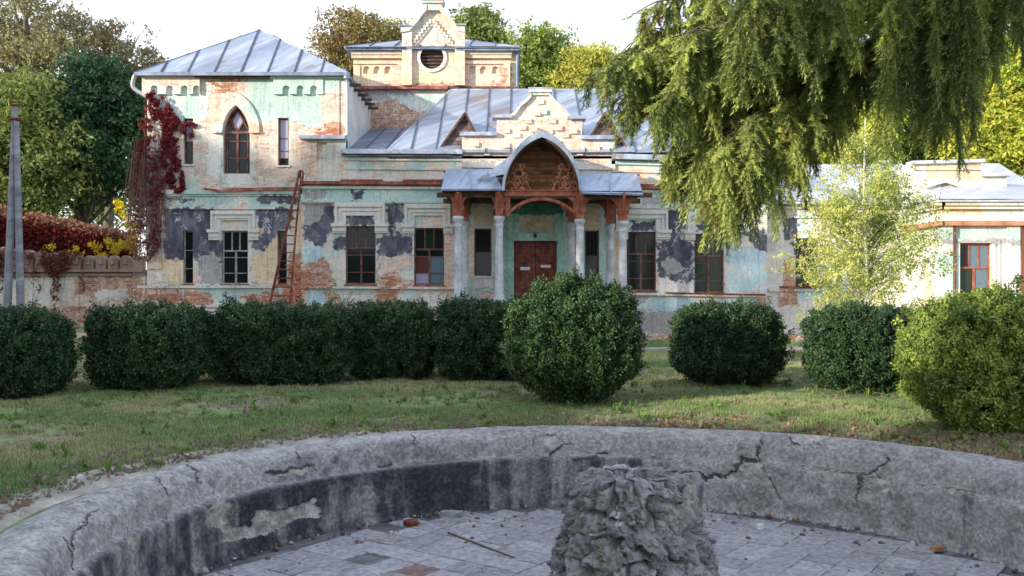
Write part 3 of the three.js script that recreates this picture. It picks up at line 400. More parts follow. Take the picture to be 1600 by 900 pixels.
// porch
{
  const d = 32, rp = (a, b, c, e, z0, z1, D = d) => rectPrism(a, b, c, e, z0, z1, D), pr = (pts, z0, z1, h, D = d) => prism(P(pts, D), z0, z1, h);
  const porch = mesh('porch', [box(-2.35, 4.35, 0, 0.5, -35, -31.6), box(-0.6, 2.4, 0, 0.34, -31.6, -31.25), box(-0.7, 2.5, 0, 0.17, -31.25, -30.9)], M.concrete, mansion, uvXY(2)); porch.userData.label = 'columned porch with arched gable and carved rust-red woodwork';
  const prof = [[0.0, 1.27], [0.23, 1.27], [0.23, 1.33], [0.19, 1.37], [0.2, 1.42], [0.17, 1.5], [0.165, 1.62], [0.155, 2.4], [0.14, 3.6], [0.14, 3.72], [0.165, 3.74], [0.165, 3.79], [0.145, 3.82], [0.15, 3.9], [0.2, 3.96], [0.21, 4.02], [0.21, 4.09], [0, 4.09]].map(([a, b]) => new THREE.Vector2(a * 0.88, b));
  const colG = () => new THREE.LatheGeometry(prof, 20);
  for (const [px, D, dy] of [[716, 32, 0], [780, 32, 0], [906, 32, -0.1], [973, 32, -0.16], [727, 34.3, 0], [779, 34.3, 0], [893, 34.3, -0.05], [953, 34.3, -0.1]]) {
    const x = X(px, D), z = -D, c = mesh('column', [colG().translate(x, dy, z), box(x - 0.24, x + 0.24, 1.17 + dy, 1.27 + dy, z - 0.24, z + 0.24).toNonIndexed(), box(x - 0.19, x + 0.19, 0.5, 1.17 + dy, z - 0.19, z + 0.19).toNonIndexed()], M.column, porch, uvXY(1.2));
    const top = 4.09 + dy, t1 = 4.9; const br = [box(x - 0.13, x + 0.13, top, t1, z - 0.13, z + 0.13)];
    for (const s of [-1, 1]) { const q = [[x + s * 0.13, top + 0.12]]; for (let i = 0; i <= 6; i++) { const a = i / 6 * Math.PI / 2; q.push([x + s * (0.13 + 0.36 * (1 - Math.cos(a))), top + 0.14 + 0.6 * Math.sin(a)]); } q.push([x + s * 0.13, t1 - 0.06]); br.push(prism(s > 0 ? q.slice().reverse() : q, z - 0.05, z + 0.05)); br.push(box(x + s * 0.15 - 0.05, x + s * 0.15 + 0.05, top + 0.22, top + 0.36, z - 0.08, z + 0.08)); }
    if (D === 32) br.push(beam(V(x, top + 0.2, z + 0.1), V(x, t1 - 0.05, z + 0.42), 0.08, 0.09));
    mesh('bracket', br, M.orange, porch, uvXY(0.8));
    mesh('base_plate', box(x - 0.26, x + 0.26, 1.12 + dy, 1.168 + dy, z - 0.26, z + 0.26), M.rust, porch, uvXY(0.8));
  }
  // ceiling, eaves and beams
  mesh('ceiling', [box(X(690, 31.7), X(783, 31.7), 4.9, 4.97, -34.98, -31.72), box(X(908, 31.7), X(1004, 31.7), 4.84, 4.91, -34.98, -31.72), box(X(693), X(1000), 4.72, 4.88, -32.06, -31.94), box(X(693, 34.3), X(1000, 34.3), 4.72, 4.88, -34.4, -34.2), box(-1.85, -1.7, 4.72, 4.88, -34.9, -31.95), box(3.6, 3.75, 4.7, 4.86, -34.9, -31.95)], M.darkWood, porch, uvXY(1));
  for (const [a, b, c, e, yt, yb] of [[689, 787, 697, 768, 264, 296.5], [905, 1005, 907, 995, 271, 302]]) {
    const Y0 = Y(yb, 31.65), Y1 = Y(yt, 32.4), A = V(X(a, 31.65), Y0, -31.65), B = V(X(b, 31.65), Y0 - (a > 800 ? 0.05 : 0), -31.65), C = V(X(e, 32.4), Y1, -32.4), Dd = V(X(c, 32.4), Y1, -32.4), r = mesh('porch_roof', [slab([V(A.x, Y1 - 0.02, -32.4), V(B.x, Y1 - 0.02, -32.4), V(B.x, Y1 + 0.04, -34.95), V(A.x, Y1 + 0.04, -34.95)], 0.04), beam(A, B, 0.06, 0.06), slab(a < 800 ? [V(A.x, Y0, -34.95), A, Dd, V(Dd.x, Y1, -34.95)] : [B, V(B.x, Y0, -34.95), V(C.x, Y1, -34.95), C], 0.03)], M.roofDark, porch, uvXY(2));
    const w = (b - a) * 0.0211 / 2; const pts = [A, B, C, Dd]; for (let k = 0; k < 2; k++) { const g0 = A.clone().lerp(B, k / 2), g1 = A.clone().lerp(B, (k + 1) / 2), h0 = Dd.clone().lerp(C, k / 2), h1 = Dd.clone().lerp(C, (k + 1) / 2); const gs = [slab([g0, g1, h1, h0], 0.03)]; if (k) gs.push(beamN(g0.clone().add(V(0, 0.02, 0.03)), h0.clone().add(V(0, 0.02, 0.03)), 0.03, 0.05, V(0, 0.6, 0.8))); mesh('roof_panel', gs, M.roof, porch, uvXY(2.2)); }
  }
  // pointed vault
  const inA = archPts(788.5, 904.5, 298, 215, 14, 1.28), outA = archPts(784.5, 908.5, 298, 202, 14, 1.2);
  const shell = [...outA, ...inA.slice().reverse()];
  mesh('gable_rim', pr(shell, -31.62, -31.48, null, 31.6), M.roof, porch, uvXY(2));
  const shift = (pts) => P(pts, 31.6);
  mesh('vault', prism(shift([...archPts(785.5, 907.5, 298, 205, 14, 1.21), ...archPts(787.5, 905.5, 298, 212, 14, 1.26).reverse()]), -34.92, -31.62), M.roof, porch, uvXY(2));
  mesh('vault_lining', prism(shift([...archPts(787.7, 905.3, 298, 212.6, 14, 1.262), ...archPts(790, 903, 298, 217, 14, 1.29).reverse()]), -34.9, -31.66), M.darkWood, porch, uvXY(1));
  { // flared flank of the gable on its left
    const fl = archPts(784.5, 908.5, 298, 202, 14, 1.2).slice(0, 15), n = fl.length; const ps = []; const pt = (px, py, dd) => V(X(px, dd), Y(py, dd), -dd);
    const g = []; for (let i = 3; i < n - 1; i++) { const a = pt(fl[i][0] + 1, fl[i][1], 31.68), b = pt(fl[i + 1][0] + 1, fl[i + 1][1], 31.68), t0 = (i - 3) / (n - 4), t1 = (i - 2) / (n - 4), c = (t) => { const px = lerp(744, 845, t), py = lerp(281, 202, t) + 4 * Math.sin(Math.PI * t); return pt(px, py, 31.95); }; g.push(slab([a, b, c(t1), c(t0)], 0.02)); }
    mesh('gable_flank', g, M.roof, porch, uvXY(2));
  }
  const half = (y) => { let best = 0; y = Math.min(y, 297.9); for (let i = 0; i < inA.length / 2; i++) if (inA[i][1] >= y - 0.01) best = 846.5 - inA[i][0]; else { const p = inA[i - 1], q = inA[i]; best = 846.5 - lerp(p[0], q[0], (p[1] - y) / (p[1] - q[1])); break; } return best; };
  for (let i = 0; i < 12; i++) { const y0 = 222 + i * 6.4, y1 = y0 + 6; const h0 = half(Math.max(y0, 219)) - 1, h1 = half(y1) - 1; const dd = 33; mesh('board', prism(P([[846.5 - h1, y1], [846.5 + h1, y1], [846.5 + h0, y0], [846.5 - h0, y0]], 31.9), -33.04, -33 + 0.012 * (i % 3)), M.wood[i % 3], porch, uvXY(0.9)); }
  // beam, arched brace and fretwork
  mesh('beam', [rp(788, 299, 905, 306.5, -32.08, -31.92), rp(786, 297, 907, 299, -32.12, -31.88)], M.orange, porch, uvXY(0.8));
  const arc = []; for (let i = 0; i <= 20; i++) { const t = -1 + i / 10; arc.push([846 + t * 56, 308.5 + 25 * Math.pow(Math.abs(t), 2.2)]); }
  mesh('brace', [pr([...arc, ...arc.slice().reverse().map(([a, b], i) => [846 + (a - 846) * 0.965, b + 4.8])], -32.05, -31.95), rp(790, 306.5, 797, 338, -32.04, -31.96), rp(896, 306.5, 903, 338, -32.04, -31.96)], M.orange, porch, uvXY(0.8));
  for (const s of [-1, 1]) {
    const c = (px, py, r, r2 = 0.024, a = 4.9, rot = 0) => new THREE.TorusGeometry(r * S(d), r2, 6, 22, a).rotateZ(rot + px * 1.7 + py).scale(0.95, 1.12, 0.8).translate(X(846 + s * (px - 846), d), Y(py, d), -32);
    mesh('carved_ornament', [c(884, 288, 11), c(884, 288, 5.5, 0.05), c(871, 292, 6), c(896, 291, 6, 0.035), c(882, 271, 6.5), c(893, 276, 5), c(877, 262, 4, 0.04), c(868, 284, 4), c(886, 262, 4.5), c(872, 274, 3.5), c(898, 280, 4), c(884, 280, 3, 0.05), c(890, 298, 4, 0.04), c(877, 298, 4, 0.04), new THREE.SphereGeometry(0.1, 10, 8).scale(1, 1, 0.5).translate(X(846 + s * 38, d), Y(288, d), -32), pr([[846 + s * 16, 299], [846 + s * 59, 299], [846 + s * 59, 296], [846 + s * 16, 297]], -32.03, -31.97), beam(V(X(846 + s * 17, d), Y(298, d), -32), V(X(846 + s * 34, d), Y(256, d), -32), 0.05, 0.05)], M.carved, porch, uvXY(0.5));
    mesh('brace_drop', [new THREE.SphereGeometry(0.07, 10, 8).translate(X(846 + s * 36, d), Y(322, d), -32), new THREE.ConeGeometry(0.05, 0.12, 8).rotateX(Math.PI).translate(X(846 + s * 36, d), Y(326, d), -32)], M.orange, porch, uvXY(0.8));
  }
  // doorway
  const dd = mesh('door', [rectPrism(794, 372, 803, 502, -35.02, -34.9), rectPrism(870, 372, 879, 502, -35.02, -34.9), rectPrism(794, 366, 879, 376.5, -35.02, -34.88), rectPrism(803, 334, 811, 366, -35.02, -34.93), rectPrism(867, 334, 876, 366, -35.02, -34.93)], M.mint, mansion, uvXY(1.4));
  mesh('lunette', [prism(P([[797, 334], ...archPts(797, 880, 334, 318, 8, 1.5), [880, 334]]), -35.0, -34.86)], M.mintDark, dd, uvXY(1));
  mesh('transom_board', rectPrism(811, 337, 867, 363, -34.99, -34.955), std({ map: tint([184, 176, 150], 60, 5, 77) }), dd, uvXY(1));
  for (const [a, b] of [[803, 836], [837, 870]]) { const leaf = [rectPrism(a, 376.5, b, 502, -35.2, -35.14)]; for (const [y0, y1] of [[382, 410], [425, 455], [462, 494]]) leaf.push(rectPrism(a + 5, y0, b - 5, y1, -35.14, -35.115)); for (let x = a + 1; x < b; x += 5.4) leaf.push(rectPrism(x, 411, x + 5, 424, -35.14, -35.128)); mesh('door_leaf', leaf, M.doorRed ??= std({ map: tint([112, 58, 46], 60, 6, 61), roughness: 0.75, bumpMap: grain, bumpScale: 0.004 }), dd, uvXY(1)); }
  mesh('door_handle', [cyl(0.02, 0.02, 0.14, X(838.5), Y(440), -35.07, 8)], M.rust, dd);
  mesh('paper_notice', rectPrism(813, 417, 828, 422, -35.112, -35.106), M.paper, dd); mesh('paper_notice', rectPrism(845, 414, 861, 418, -35.112, -35.106), M.paper, dd);
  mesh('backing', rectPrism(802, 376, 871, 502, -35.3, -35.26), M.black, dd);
  mesh('door_lamp', [new THREE.SphereGeometry(0.07, 12, 10).translate(X(836), Y(369), -34.84), cyl(0.04, 0.04, 0.1, X(836), Y(369), -34.88, 8)], M.darkWood, dd);
  each('pilaster', [rectPrism(776, 330, 794, 502, -35, -34.93), rectPrism(879, 330, 902, 502, -35, -34.93)], M.mint, mansion, uvXY(1.6));
}
// right wing and pavilion
{
  const ww = (n, gs, p = mansion) => each(n, gs, wing.mat, p, wing.uv);
  const d = 36, D = 33; const winE = [1243, 372, 1279, 450];
  ww('wall', prism(P([[1185, 530], [1500, 530], [1500, 318], [1185, 318]], d), -36.4, -36, [hole(winE, d), hole([1330, 372, 1366, 450], d)])).userData.label = 'white plastered low wing set back behind the birch';
  windowAt(winE, -36, ROWS, M.frame, { d }); windowAt([1330, 372, 1366, 450], -36, ROWS, M.frame, { d });
  ww('moulding', [rectPrism(1200, 322, 1490, 326, -36, -35.85, d), rectPrism(1200, 338, 1490, 341, -36, -35.9, d), rectPrism(1200, 451, 1470, 455, -36, -35.86, d), rectPrism(1195, 480, 1480, 522, -36, -35.9, d), rectPrism(1218, 458, 1224, 480, -36, -35.92, d)]);
  mesh('sill_course', rectPrism(1216, 447, 1285, 450.4, -35.84, -35.78, d), M.rust, mansion, uvXY(1));
  const e = -35.6, A = V(8.9, Y(313, 35.6), e), B = V(16.5, Y(318, 35.6), e), C = V(16.5, 6.9, -40.5), Dd = V(8.9, 6.9, -40.5);
  const r = mesh('roof', [box(8.9, 16.4, Y(316, 35.6) - 0.06, Y(316, 35.6) + 0.02, -36, -35.55), slab([A, B, C, Dd].map((p) => p.clone().add(V(0, -0.05, 0))), 0.04), slab([Dd, C, V(16.5, 4.9, -45), V(8.9, 4.9, -45)], 0.04)], M.roofPale, mansion, uvXY(2)); r.userData.label = 'pale metal roof of the low wing'; roofPanels(r, [A, B, C, Dd], V(1, 0, 0), 1.1, M.roofPale, 31, false);
  // pavilion
  const x0 = X(1471, D), pw = [1500, 380, 1549, 470];
  ww('wall', [prism(P([[1471, 530], [1700, 530], [1700, 314], [1471, 314]], D), -33.4, -33, [hole(pw, D)]), box(x0, x0 + 0.4, 0, Y(314, D), -36.2, -33.41), box(X(1700, D) - 0.4, X(1700, D), 0, Y(314, D), -40, -33.41)]).userData.label = 'white projecting end pavilion with corner pilasters';
  windowAt(pw, -33, [[0, 0.42, 3], [0.42, 1, 2]], M.frameRed, { d: D, glass: [M.glass, M.glassBlue, M.glassBlue, M.glassGreen, M.glassBlue] });
  ww('pilaster', [rectPrism(1471, 352, 1487, 522, -33, -32.9, D), rectPrism(1572, 352, 1592, 522, -33, -32.9, D), rectPrism(1555, 375, 1562, 480, -33, -32.95, D), rectPrism(1493, 372, 1499, 480, -33, -32.95, D)]);
  ww('window_surround', [rectPrism(1494, 374, 1556, 379.5, -33, -32.93, D), rectPrism(1550, 380, 1555, 470, -33, -32.92, D)]);
  each('cornice', [rectPrism(1468, 346, 1700, 353, -33, -32.75, D), box(x0 - 0.22, x0, Y(353, D), Y(346, D), -36, -32.75)], std({ map: tint([188, 122, 92], 50, 5, 91) }), mansion, uvXY(1.4));
  ww('cornice', [rectPrism(1466, 314, 1700, 322, -33, -32.7, D), rectPrism(1468, 322, 1700, 327, -33, -32.8, D), rectPrism(1470, 341, 1700, 345.5, -33, -32.88, D), box(x0 - 0.24, x0, Y(322, D), Y(314, D), -36, -32.7), box(x0 - 0.15, x0, Y(327, D), Y(322, D), -36, -32.8)]);
  for (const px of [1490, 1595]) mesh('downpipe', cyl(0.035, 0.035, Y(350, D) - 0.2, X(px, D), 0.2, -32.88, 10), M.rust, mansion);
  const E = Y(313, D), a = V(x0 - 0.3, E, -32.6), b = V(X(1705, D), E, -32.6), c = V(X(1705, D), 5.45, -35.8), f = V(x0 + 1.2, 5.45, -35.8), g = V(x0 - 0.3, E, -36.2);
  const rf = mesh('roof', [slab([a, b, V(b.x, E, -40), V(a.x, E, -40)].map((p) => p.clone().add(V(0, -0.03, 0))), 0.05), beam(a, f, 0.06, 0.06)], M.roofPale, mansion, uvXY(2)); rf.userData.label = 'hipped metal roof edge of the pavilion';
  roofPanels(rf, [a, b, c, f], V(1, 0, 0), 0.9, M.roofPale, 33, false); roofPanels(rf, [g, a, f, V(f.x, 5.45, -36.2)], V(0, 0, 1), 0.9, M.roofPale, 34, false);
  ww('parapet', [prism(P([[1405, 320], [1405, 262], [1425, 256], [1533, 254], [1533, 274], [1573, 277], [1573, 320]], 36.2), -36.5, -36.2), rectPrism(1425, 262, 1533, 266, -36.2, -36.1, 36.2), prism(P([[1448, 290], [1478, 281], [1500, 290], [1500, 293], [1478, 285], [1448, 293]], 36), -36.2, -36.0)]);
  each('coping_flashing', [prism(P([[1422, 252], [1536, 249], [1536, 254], [1422, 257]], 36.2), -36.6, -36.02), rectPrism(1532, 271, 1577, 276, -36.6, -36.02, 36.2)], M.roofPale, mansion, uvXY(2));
  const h = [V(X(1572, 36.5), Y(312, 36.5), -36.5), V(20.8, Y(315, 36.5), -36.5), V(20.8, 7.0, -41), V(X(1572, 36.5), 7.0, -41)]; roofPanels(rf, h, V(1, 0, 0), 1, M.roofPale, 35, false);
}
// loose and bare bricks standing a little proud where the plaster is gone
{
  const r = rng(77), mats = [[166, 108, 82], [176, 118, 92], [188, 134, 108], [206, 176, 150]].map((c, i) => std({ map: tint(c, 60, 6, 300 + i) })), geos = [0, 1, 2].map((i) => { const g = box(-0.122, 0.122, -0.031, 0.031, -0.03, 0.014 + i * 0.005).toNonIndexed(); uvXY(0.4)(plain(g)); return g; });
  const regions = [[472, 422, 524, 446, -35], [592, 430, 640, 446, -35], [588, 456, 622, 480, -35], [449, 404, 474, 474, -35.0], [502, 198, 534, 212, -35.03], [338, 125, 370, 144, -35.12], [236, 456, 322, 474, -35.12], [384, 458, 428, 472, -35.12], [400, 206, 430, 270, -35.12], [454, 225, 492, 282, -35], [696, 360, 712, 440, -35], [1178, 472, 1194, 488, -35]];
  let n = 0; for (const [x0, y0, x1, y1, zf] of regions) for (let y = Y(y1); y < Y(y0); y += 0.078) for (let x = X(x0); x < X(x1); x += 0.262) { if (n > 290 || r() < 0.42) continue; const px = 800 + x / S(35), py = 450 - (y - 1.7) / S(35), k = KEYS[facade.at(px, py)]; if (k !== 'brick' && r() < 0.5) continue; if (Object.values(W).some(([a, b, c, d]) => px > a - 12 && px < c + 9 && py > b - 4 && py < d + 4)) continue; const m = new THREE.Mesh(geos[n % 3], k === 'brick' ? mats[(r() * 3) | 0] : mats[3]); m.name = 'brick'; const row = Math.floor(y / 0.078); m.position.set(Math.floor(x / 0.262) * 0.262 + (row & 1) * 0.13, (row + 0.58) * 0.078, zf - 0.006); m.castShadow = m.receiveShadow = true; mansion.add(m); n++; }
}

// ------------------------------------------------------------------ ground, paths
const PX = 0.93, PZ = -7.35; // centre of the basin
const groundH = (x, z) => { const r = Math.hypot(x - PX, z - PZ); const near = 1 - smoothstep(r, 4.6, 6.2); return -0.055 * near + 0.28 * smoothstep(-x, 12, 26) * smoothstep(-z, 22, 38) + 0.05 * (fbm(x * 0.25, z * 0.25, 41, 3) - 0.5) * smoothstep(r, 4.7, 6); };
{
  const rings = [4.4]; while (rings[rings.length - 1] < 420) { const r = rings[rings.length - 1]; rings.push(r + Math.max(0.12, (r - 3.5) * 0.045)); }
  const N = 240, pos = [], uv = [], idx = []; rings.forEach((r, k) => { for (let i = 0; i <= N; i++) { const a = i / N * 2 * Math.PI, x = PX + r * Math.cos(a), z = PZ + r * Math.sin(a); pos.push(x, groundH(x, z), z); uv.push(x / 6, z / 6); if (k && i) { const p = k * (N + 1) + i, q = p - N - 1; idx.push(q - 1, q, p, q - 1, p, p - 1); } } });
  const g = new THREE.BufferGeometry(); g.setAttribute('position', new THREE.Float32BufferAttribute(pos, 3)); g.setAttribute('uv', new THREE.Float32BufferAttribute(uv, 2)); g.setIndex(idx); g.computeVertexNormals();
  if (g.attributes.normal.getY(5000) < 0) { g.setIndex(idx.reverse()); g.computeVertexNormals(); }
  const soil = dataTex(1024, 1024, (i, j, c) => { const u = i / 1024, v = j / 1024, a = pf(u, v, 5, 61, 6), b = pf(u, v, 40, 62, 4), t = clamp((a - 0.5) * 4 + (b - 0.5) * 1.6 + 0.62, 0, 1); for (let k = 0; k < 3; k++) c[k] = lerp([124, 110, 92][k], [106, 124, 70][k], t) + (b - 0.5) * 70; });
  const m = new THREE.Mesh(g, std({ map: soil, bumpMap: grain, bumpScale: 0.03, roughness: 1 })); m.name = 'ground'; m.receiveShadow = true; scene.add(m); tag(m, 'lawn and bare earth around the basin', null, null, 'structure');
}
function strip(name, label, z0, z1, xa, xb, mat, lift, wob = 0.3) {
  const n = 90, pos = [], uv = [], idx = []; for (let i = 0; i <= n; i++) for (let k = 0; k <= 3; k++) { const x = lerp(xa, xb, i / n), e = (fbm(x * 0.6, k < 2 ? 1 : 7, 71, 3) - 0.5) * 2 * wob, z = lerp(z0, z1, k / 3) + e; pos.push(x, groundH(x, z) + lift, z); uv.push(x / 2, z / 2); if (i && k) { const p = i * 4 + k, q = p - 4; idx.push(q - 1, p - 1, p, q - 1, p, q); } }
  const g = new THREE.BufferGeometry(); g.setAttribute('position', new THREE.Float32BufferAttribute(pos, 3)); g.setAttribute('uv', new THREE.Float32BufferAttribute(uv, 2)); g.setIndex(idx); g.computeVertexNormals(); if (g.attributes.normal.getY(0) < 0) { g.setIndex(idx.reverse()); g.computeVertexNormals(); }
  const m = new THREE.Mesh(g, mat); m.name = name; m.receiveShadow = true; scene.add(m); return tag(m, label, null, null, 'structure');
}
strip('path', 'grey trodden path crossing the lawn behind the hedge', -27.5, -26.2, -30, 34, std({ map: tint([150, 140, 134], 60, 6, 81), bumpMap: grain, bumpScale: 0.01 }), 0.012);
strip('dirt_strip', 'pale sandy rubble strip along the foot of the mansion', -34.95, -30.4, -30, 34, std({ map: tint([170, 148, 124], 80, 7, 82), bumpMap: grain, bumpScale: 0.03 }), 0.014);

// ------------------------------------------------------------------ the basin
const basin = thing('fountain_basin', 'round empty concrete fountain basin with cracked rim and tiled floor', 'fountain', PX, 0, PZ);
const FLOOR = -0.85;
{
  // profile from the outer edge over the rounded rim, down the inner wall
  const key = [[4.64, -0.14], [4.57, -0.04], [4.46, 0.0], [4.34, 0.012], [4.24, -0.005], [4.16, -0.045], [4.105, -0.11], [4.075, -0.19], [4.06, -0.25], [4.048, -0.272], [3.99, -0.286], [3.962, -0.315], [3.955, -0.5], [3.945, -0.68], [3.93, -0.8], [3.89, -0.88]];
  const curve = new THREE.CatmullRomCurve3(key.map(([r, h]) => V(r, h, 0)), false, 'centripetal'), M_ = 110, prof = curve.getSpacedPoints(M_);
  const plen = curve.getLength();
  // photograph pixel -> (angle, position along the profile)
  const hit = (px, py) => { let best = null; const k = (px - 800) / 1500; for (let m = 18; m <= M_; m++) { const { x: r, y: h } = prof[m]; const a = 1 + k * k, b = 2 * (k * -PX + PZ), c = PX * PX + PZ * PZ - r * r, q = b * b - 4 * a * c; if (q < 0) continue; const d = (-b + Math.sqrt(q)) / (2 * a), y = 450 - (h - 1.7) * 1500 / d, e = Math.abs(y - py); if (!best || e < best[0]) best = [e, Math.atan2(-d - PZ, k * d - PX), m / M_]; } return [best[1] > 0.9 ? best[1] - 2 * Math.PI : best[1], best[2]]; };
  const TW = 2048, TH = 256, A0 = -Math.PI * 1.25, A1 = Math.PI * 0.25; // far part of the ring, angles around -pi/2
  const toUV = (px, py) => { const [a, m] = hit(px, py); return [(a - A0) / (A1 - A0) * TW, m * TH]; };
  const cv = document.createElement('canvas'); cv.width = TW; cv.height = TH; const g2 = cv.getContext('2d'); g2.fillStyle = '#000'; g2.fillRect(0, 0, TW, TH);
  const draw = (pts, style, w) => { g2.beginPath(); pts.map(([a, b]) => toUV(a, b)).forEach(([x, y], i) => g2[i ? 'lineTo' : 'moveTo'](x, y)); if (w) { g2.strokeStyle = style; g2.lineWidth = w * 0.46; g2.stroke(); } else { g2.closePath(); g2.fillStyle = style; g2.fill(); } };
  const zoom6 = (p) => p.map(([a, b]) => [a * 0.375, 660 + b * 0.375]);
  draw(zoom6([[850, 380], [880, 330], [940, 312], [962, 400], [1000, 440], [1050, 430], [1080, 362], [1130, 372], [1230, 352], [1320, 312], [1338, 390], [1220, 412], [1100, 470], [932, 500], [920, 440], [862, 430]]), '#00f');
  draw(zoom6([[500, 470], [570, 465], [560, 520], [520, 560]]), '#00f'); draw(zoom6([[1100, 215], [1160, 200], [1320, 178], [1330, 205], [1180, 222], [1120, 232]]), '#00f');
  draw([[1158, 715], [1190, 722], [1200, 745], [1218, 778], [1206, 768], [1192, 757], [1134, 746], [1150, 734]], '#00f'); draw([[1346, 740], [1368, 736], [1393, 750], [1388, 761], [1352, 779], [1340, 765]], '#00f'); draw([[838, 683], [870, 678], [885, 690], [860, 700], [835, 696]], '#00f');
  const crack = (p, w = 4) => draw(p, '#f00', w);
  crack([[1062, 738], [1090, 738], [1102, 750], [1115, 742], [1133, 744], [1148, 733], [1158, 714], [1183, 718], [1190, 684]], 6); crack([[1148, 733], [1158, 714], [1183, 718]], 12); crack([[1200, 745], [1218, 780]], 4);
  crack([[1337, 758], [1342, 741], [1368, 736], [1376, 728], [1388, 716]], 7); crack([[1340, 760], [1338, 782]], 6); crack([[1342, 741], [1345, 752]], 10);
  crack([[845, 677], [870, 678]], 5); crack([[892, 692], [880, 694], [862, 711], [850, 716]], 6); crack([[893, 716], [925, 718], [936, 709], [945, 708]], 9); crack([[412, 741], [455, 731]], 12); crack([[455, 731], [490, 728]], 4); crack([[590, 728], [612, 725]], 8);
  for (const [a, b] of [[[240, 746], [263, 777]], [[283, 726], [312, 758]], [[457, 703], [473, 717]], [[101, 840], [113, 888]], [[100, 768], [135, 784]], [[640, 680], [650, 695]]]) crack([a, b], 4);
  crack([[150, 795], [112, 845], [113, 890]], 4); crack([[1260, 690], [1285, 694]], 5); crack([[1500, 712], [1540, 706], [1560, 702]], 4); crack([[1230, 680], [1240, 690], [1255, 695]], 4);
  const px = g2.getImageData(0, 0, TW, TH).data; const mask = (u, v, ch) => { const a = clamp(u * TW | 0, 0, TW - 1), b = clamp(v * TH | 0, 0, TH - 1); return px[(b * TW + a) * 4 + ch] / 255; };
  const warp = (u, v) => { const s = (fbm(u * 200, v * 30, 91, 4) - 0.5) * 0.006, t = (fbm(u * 200 + 50, v * 30, 92, 4) - 0.5) * 0.05; return [u + s, v + t]; };
  const N = 2500, pos = [], uv = [], idx = [];
  for (let i = 0; i <= N; i++) for (let m = 0; m <= M_; m++) {
    // more columns on the far side
    const w = i / N, a = w < 0.92 ? lerp(A0, A1, w / 0.92) : lerp(A1, A0 + 2 * Math.PI, (w - 0.92) / 0.08), u = (a - A0) / (A1 - A0), v = m / M_, p = prof[m];
    const q = prof[Math.min(M_, m + 1)], o = prof[Math.max(0, m - 1)], tx = q.x - o.x, ty = q.y - o.y, L = Math.hypot(tx, ty), nx = ty / L, ny = -tx / L; // pointing inward and up
    const sgn = nx * -1 + ny > 0 ? 1 : -1; let D = 0; const arc = a * 4;
    D += (fbm(arc * 0.9, p.y * 3 + p.x * 3, 95, 3) - 0.5) * 0.05 + (fbm(arc * 6, p.y * 9 + p.x * 9, 96, 4) - 0.5) * 0.022 + (fbm(arc * 30, p.y * 40 + p.x * 40, 97, 3) - 0.5) * 0.007;
    if (u >= 0 && u <= 1) { const [uu, vv] = warp(u, v); if (mask(uu, vv, 2) > 0.5) D -= 0.024 + (fbm(arc * 14, p.y * 20, 98, 4) - 0.5) * 0.045; if (mask(uu, vv, 0) > 0.5) D -= 0.02; }
    pos.push((p.x + sgn * nx * D) * Math.cos(a), p.y + sgn * ny * D, (p.x + sgn * nx * D) * Math.sin(a)); uv.push(u, v);
    if (i && m) { const k = i * (M_ + 1) + m, j = k - M_ - 1; idx.push(j - 1, k, j, j - 1, k - 1, k); }
  }
  const g = new THREE.BufferGeometry(); g.setAttribute('position', new THREE.Float32BufferAttribute(pos, 3)); g.setAttribute('uv', new THREE.Float32BufferAttribute(uv, 2)); g.setIndex(idx); g.computeVertexNormals();
  const map = dataTex(TW, 512, (i, j, c) => {
    const u = i / TW, v = j / 512, a = lerp(A0, A1, u), arc = a * 4, s = v * plen; const [uu, vv] = warp(u, v);
    const n1 = fbm(arc * 1.1, s * 1.6, 101, 5), n2 = fbm(arc * 9, s * 9, 102, 5), n3 = fbm(arc * 40, s * 40, 103, 3), drip = fbm(arc * 7, s * 0.8, 104, 4);
    const left = smoothstep(-a, 1.3, 1.75), wallPart = smoothstep(v, 0.55, 0.62); // black algae on the left wall
    let stain = clamp((n1 - 0.5) * 2.2 + (drip - 0.5) * 2.2 + (n2 - 0.5) * 1.6 + lerp(-0.3, 0.95, left), 0, 1) * wallPart;
    const rimStain = clamp((n1 - 0.52) * 3 + (n2 - 0.5) * 2.4 - 0.1, 0, 1) * smoothstep(v, 0.3, 0.42) * (1 - wallPart);
    const sp = (hash(i, j, 77) - 0.5) * 34; let base = [152, 149, 147]; for (let k = 0; k < 3; k++) base[k] += (n2 - 0.5) * 64 + (n3 - 0.5) * 80 + (n1 - 0.5) * 40 + sp;
    stain = Math.max(stain, rimStain * 0.62); const dk = [54, 54, 60]; for (let k = 0; k < 3; k++) c[k] = lerp(base[k], dk[k] + (n3 - 0.5) * 56 + (n2 - 0.5) * 36 + sp * 0.6, stain);
    if (mask(uu, vv, 2) > 0.5) { const f = (n2 - 0.5) * 110 + (n3 - 0.5) * 70 + sp, ag = n3 > 0.66 ? -34 : 0; c[0] = 160 + f + ag; c[1] = 156 + f + ag; c[2] = 150 + f + ag; }
    if (mask(uu, vv, 0) > 0.5) { c[0] = 62 + n3 * 20; c[1] = 62 + n3 * 20; c[2] = 64 + n3 * 16; }
    const moss = fbm(arc * 5, s * 5, 108, 4) * (Math.abs(v - 0.57) < 0.03 ? 1 : 0); if (moss > 0.6 && n3 > 0.52 && u > 0.2 && u < 0.75) { c[0] = 84; c[1] = 94; c[2] = 66; }
  });
  const m = new THREE.Mesh(g, std({ map, roughness: 0.95, bumpMap: map, bumpScale: 0.006 })); m.name = 'rim'; m.userData.label = 'rounded concrete rim and stained inner wall'; m.castShadow = m.receiveShadow = true; basin.add(m);
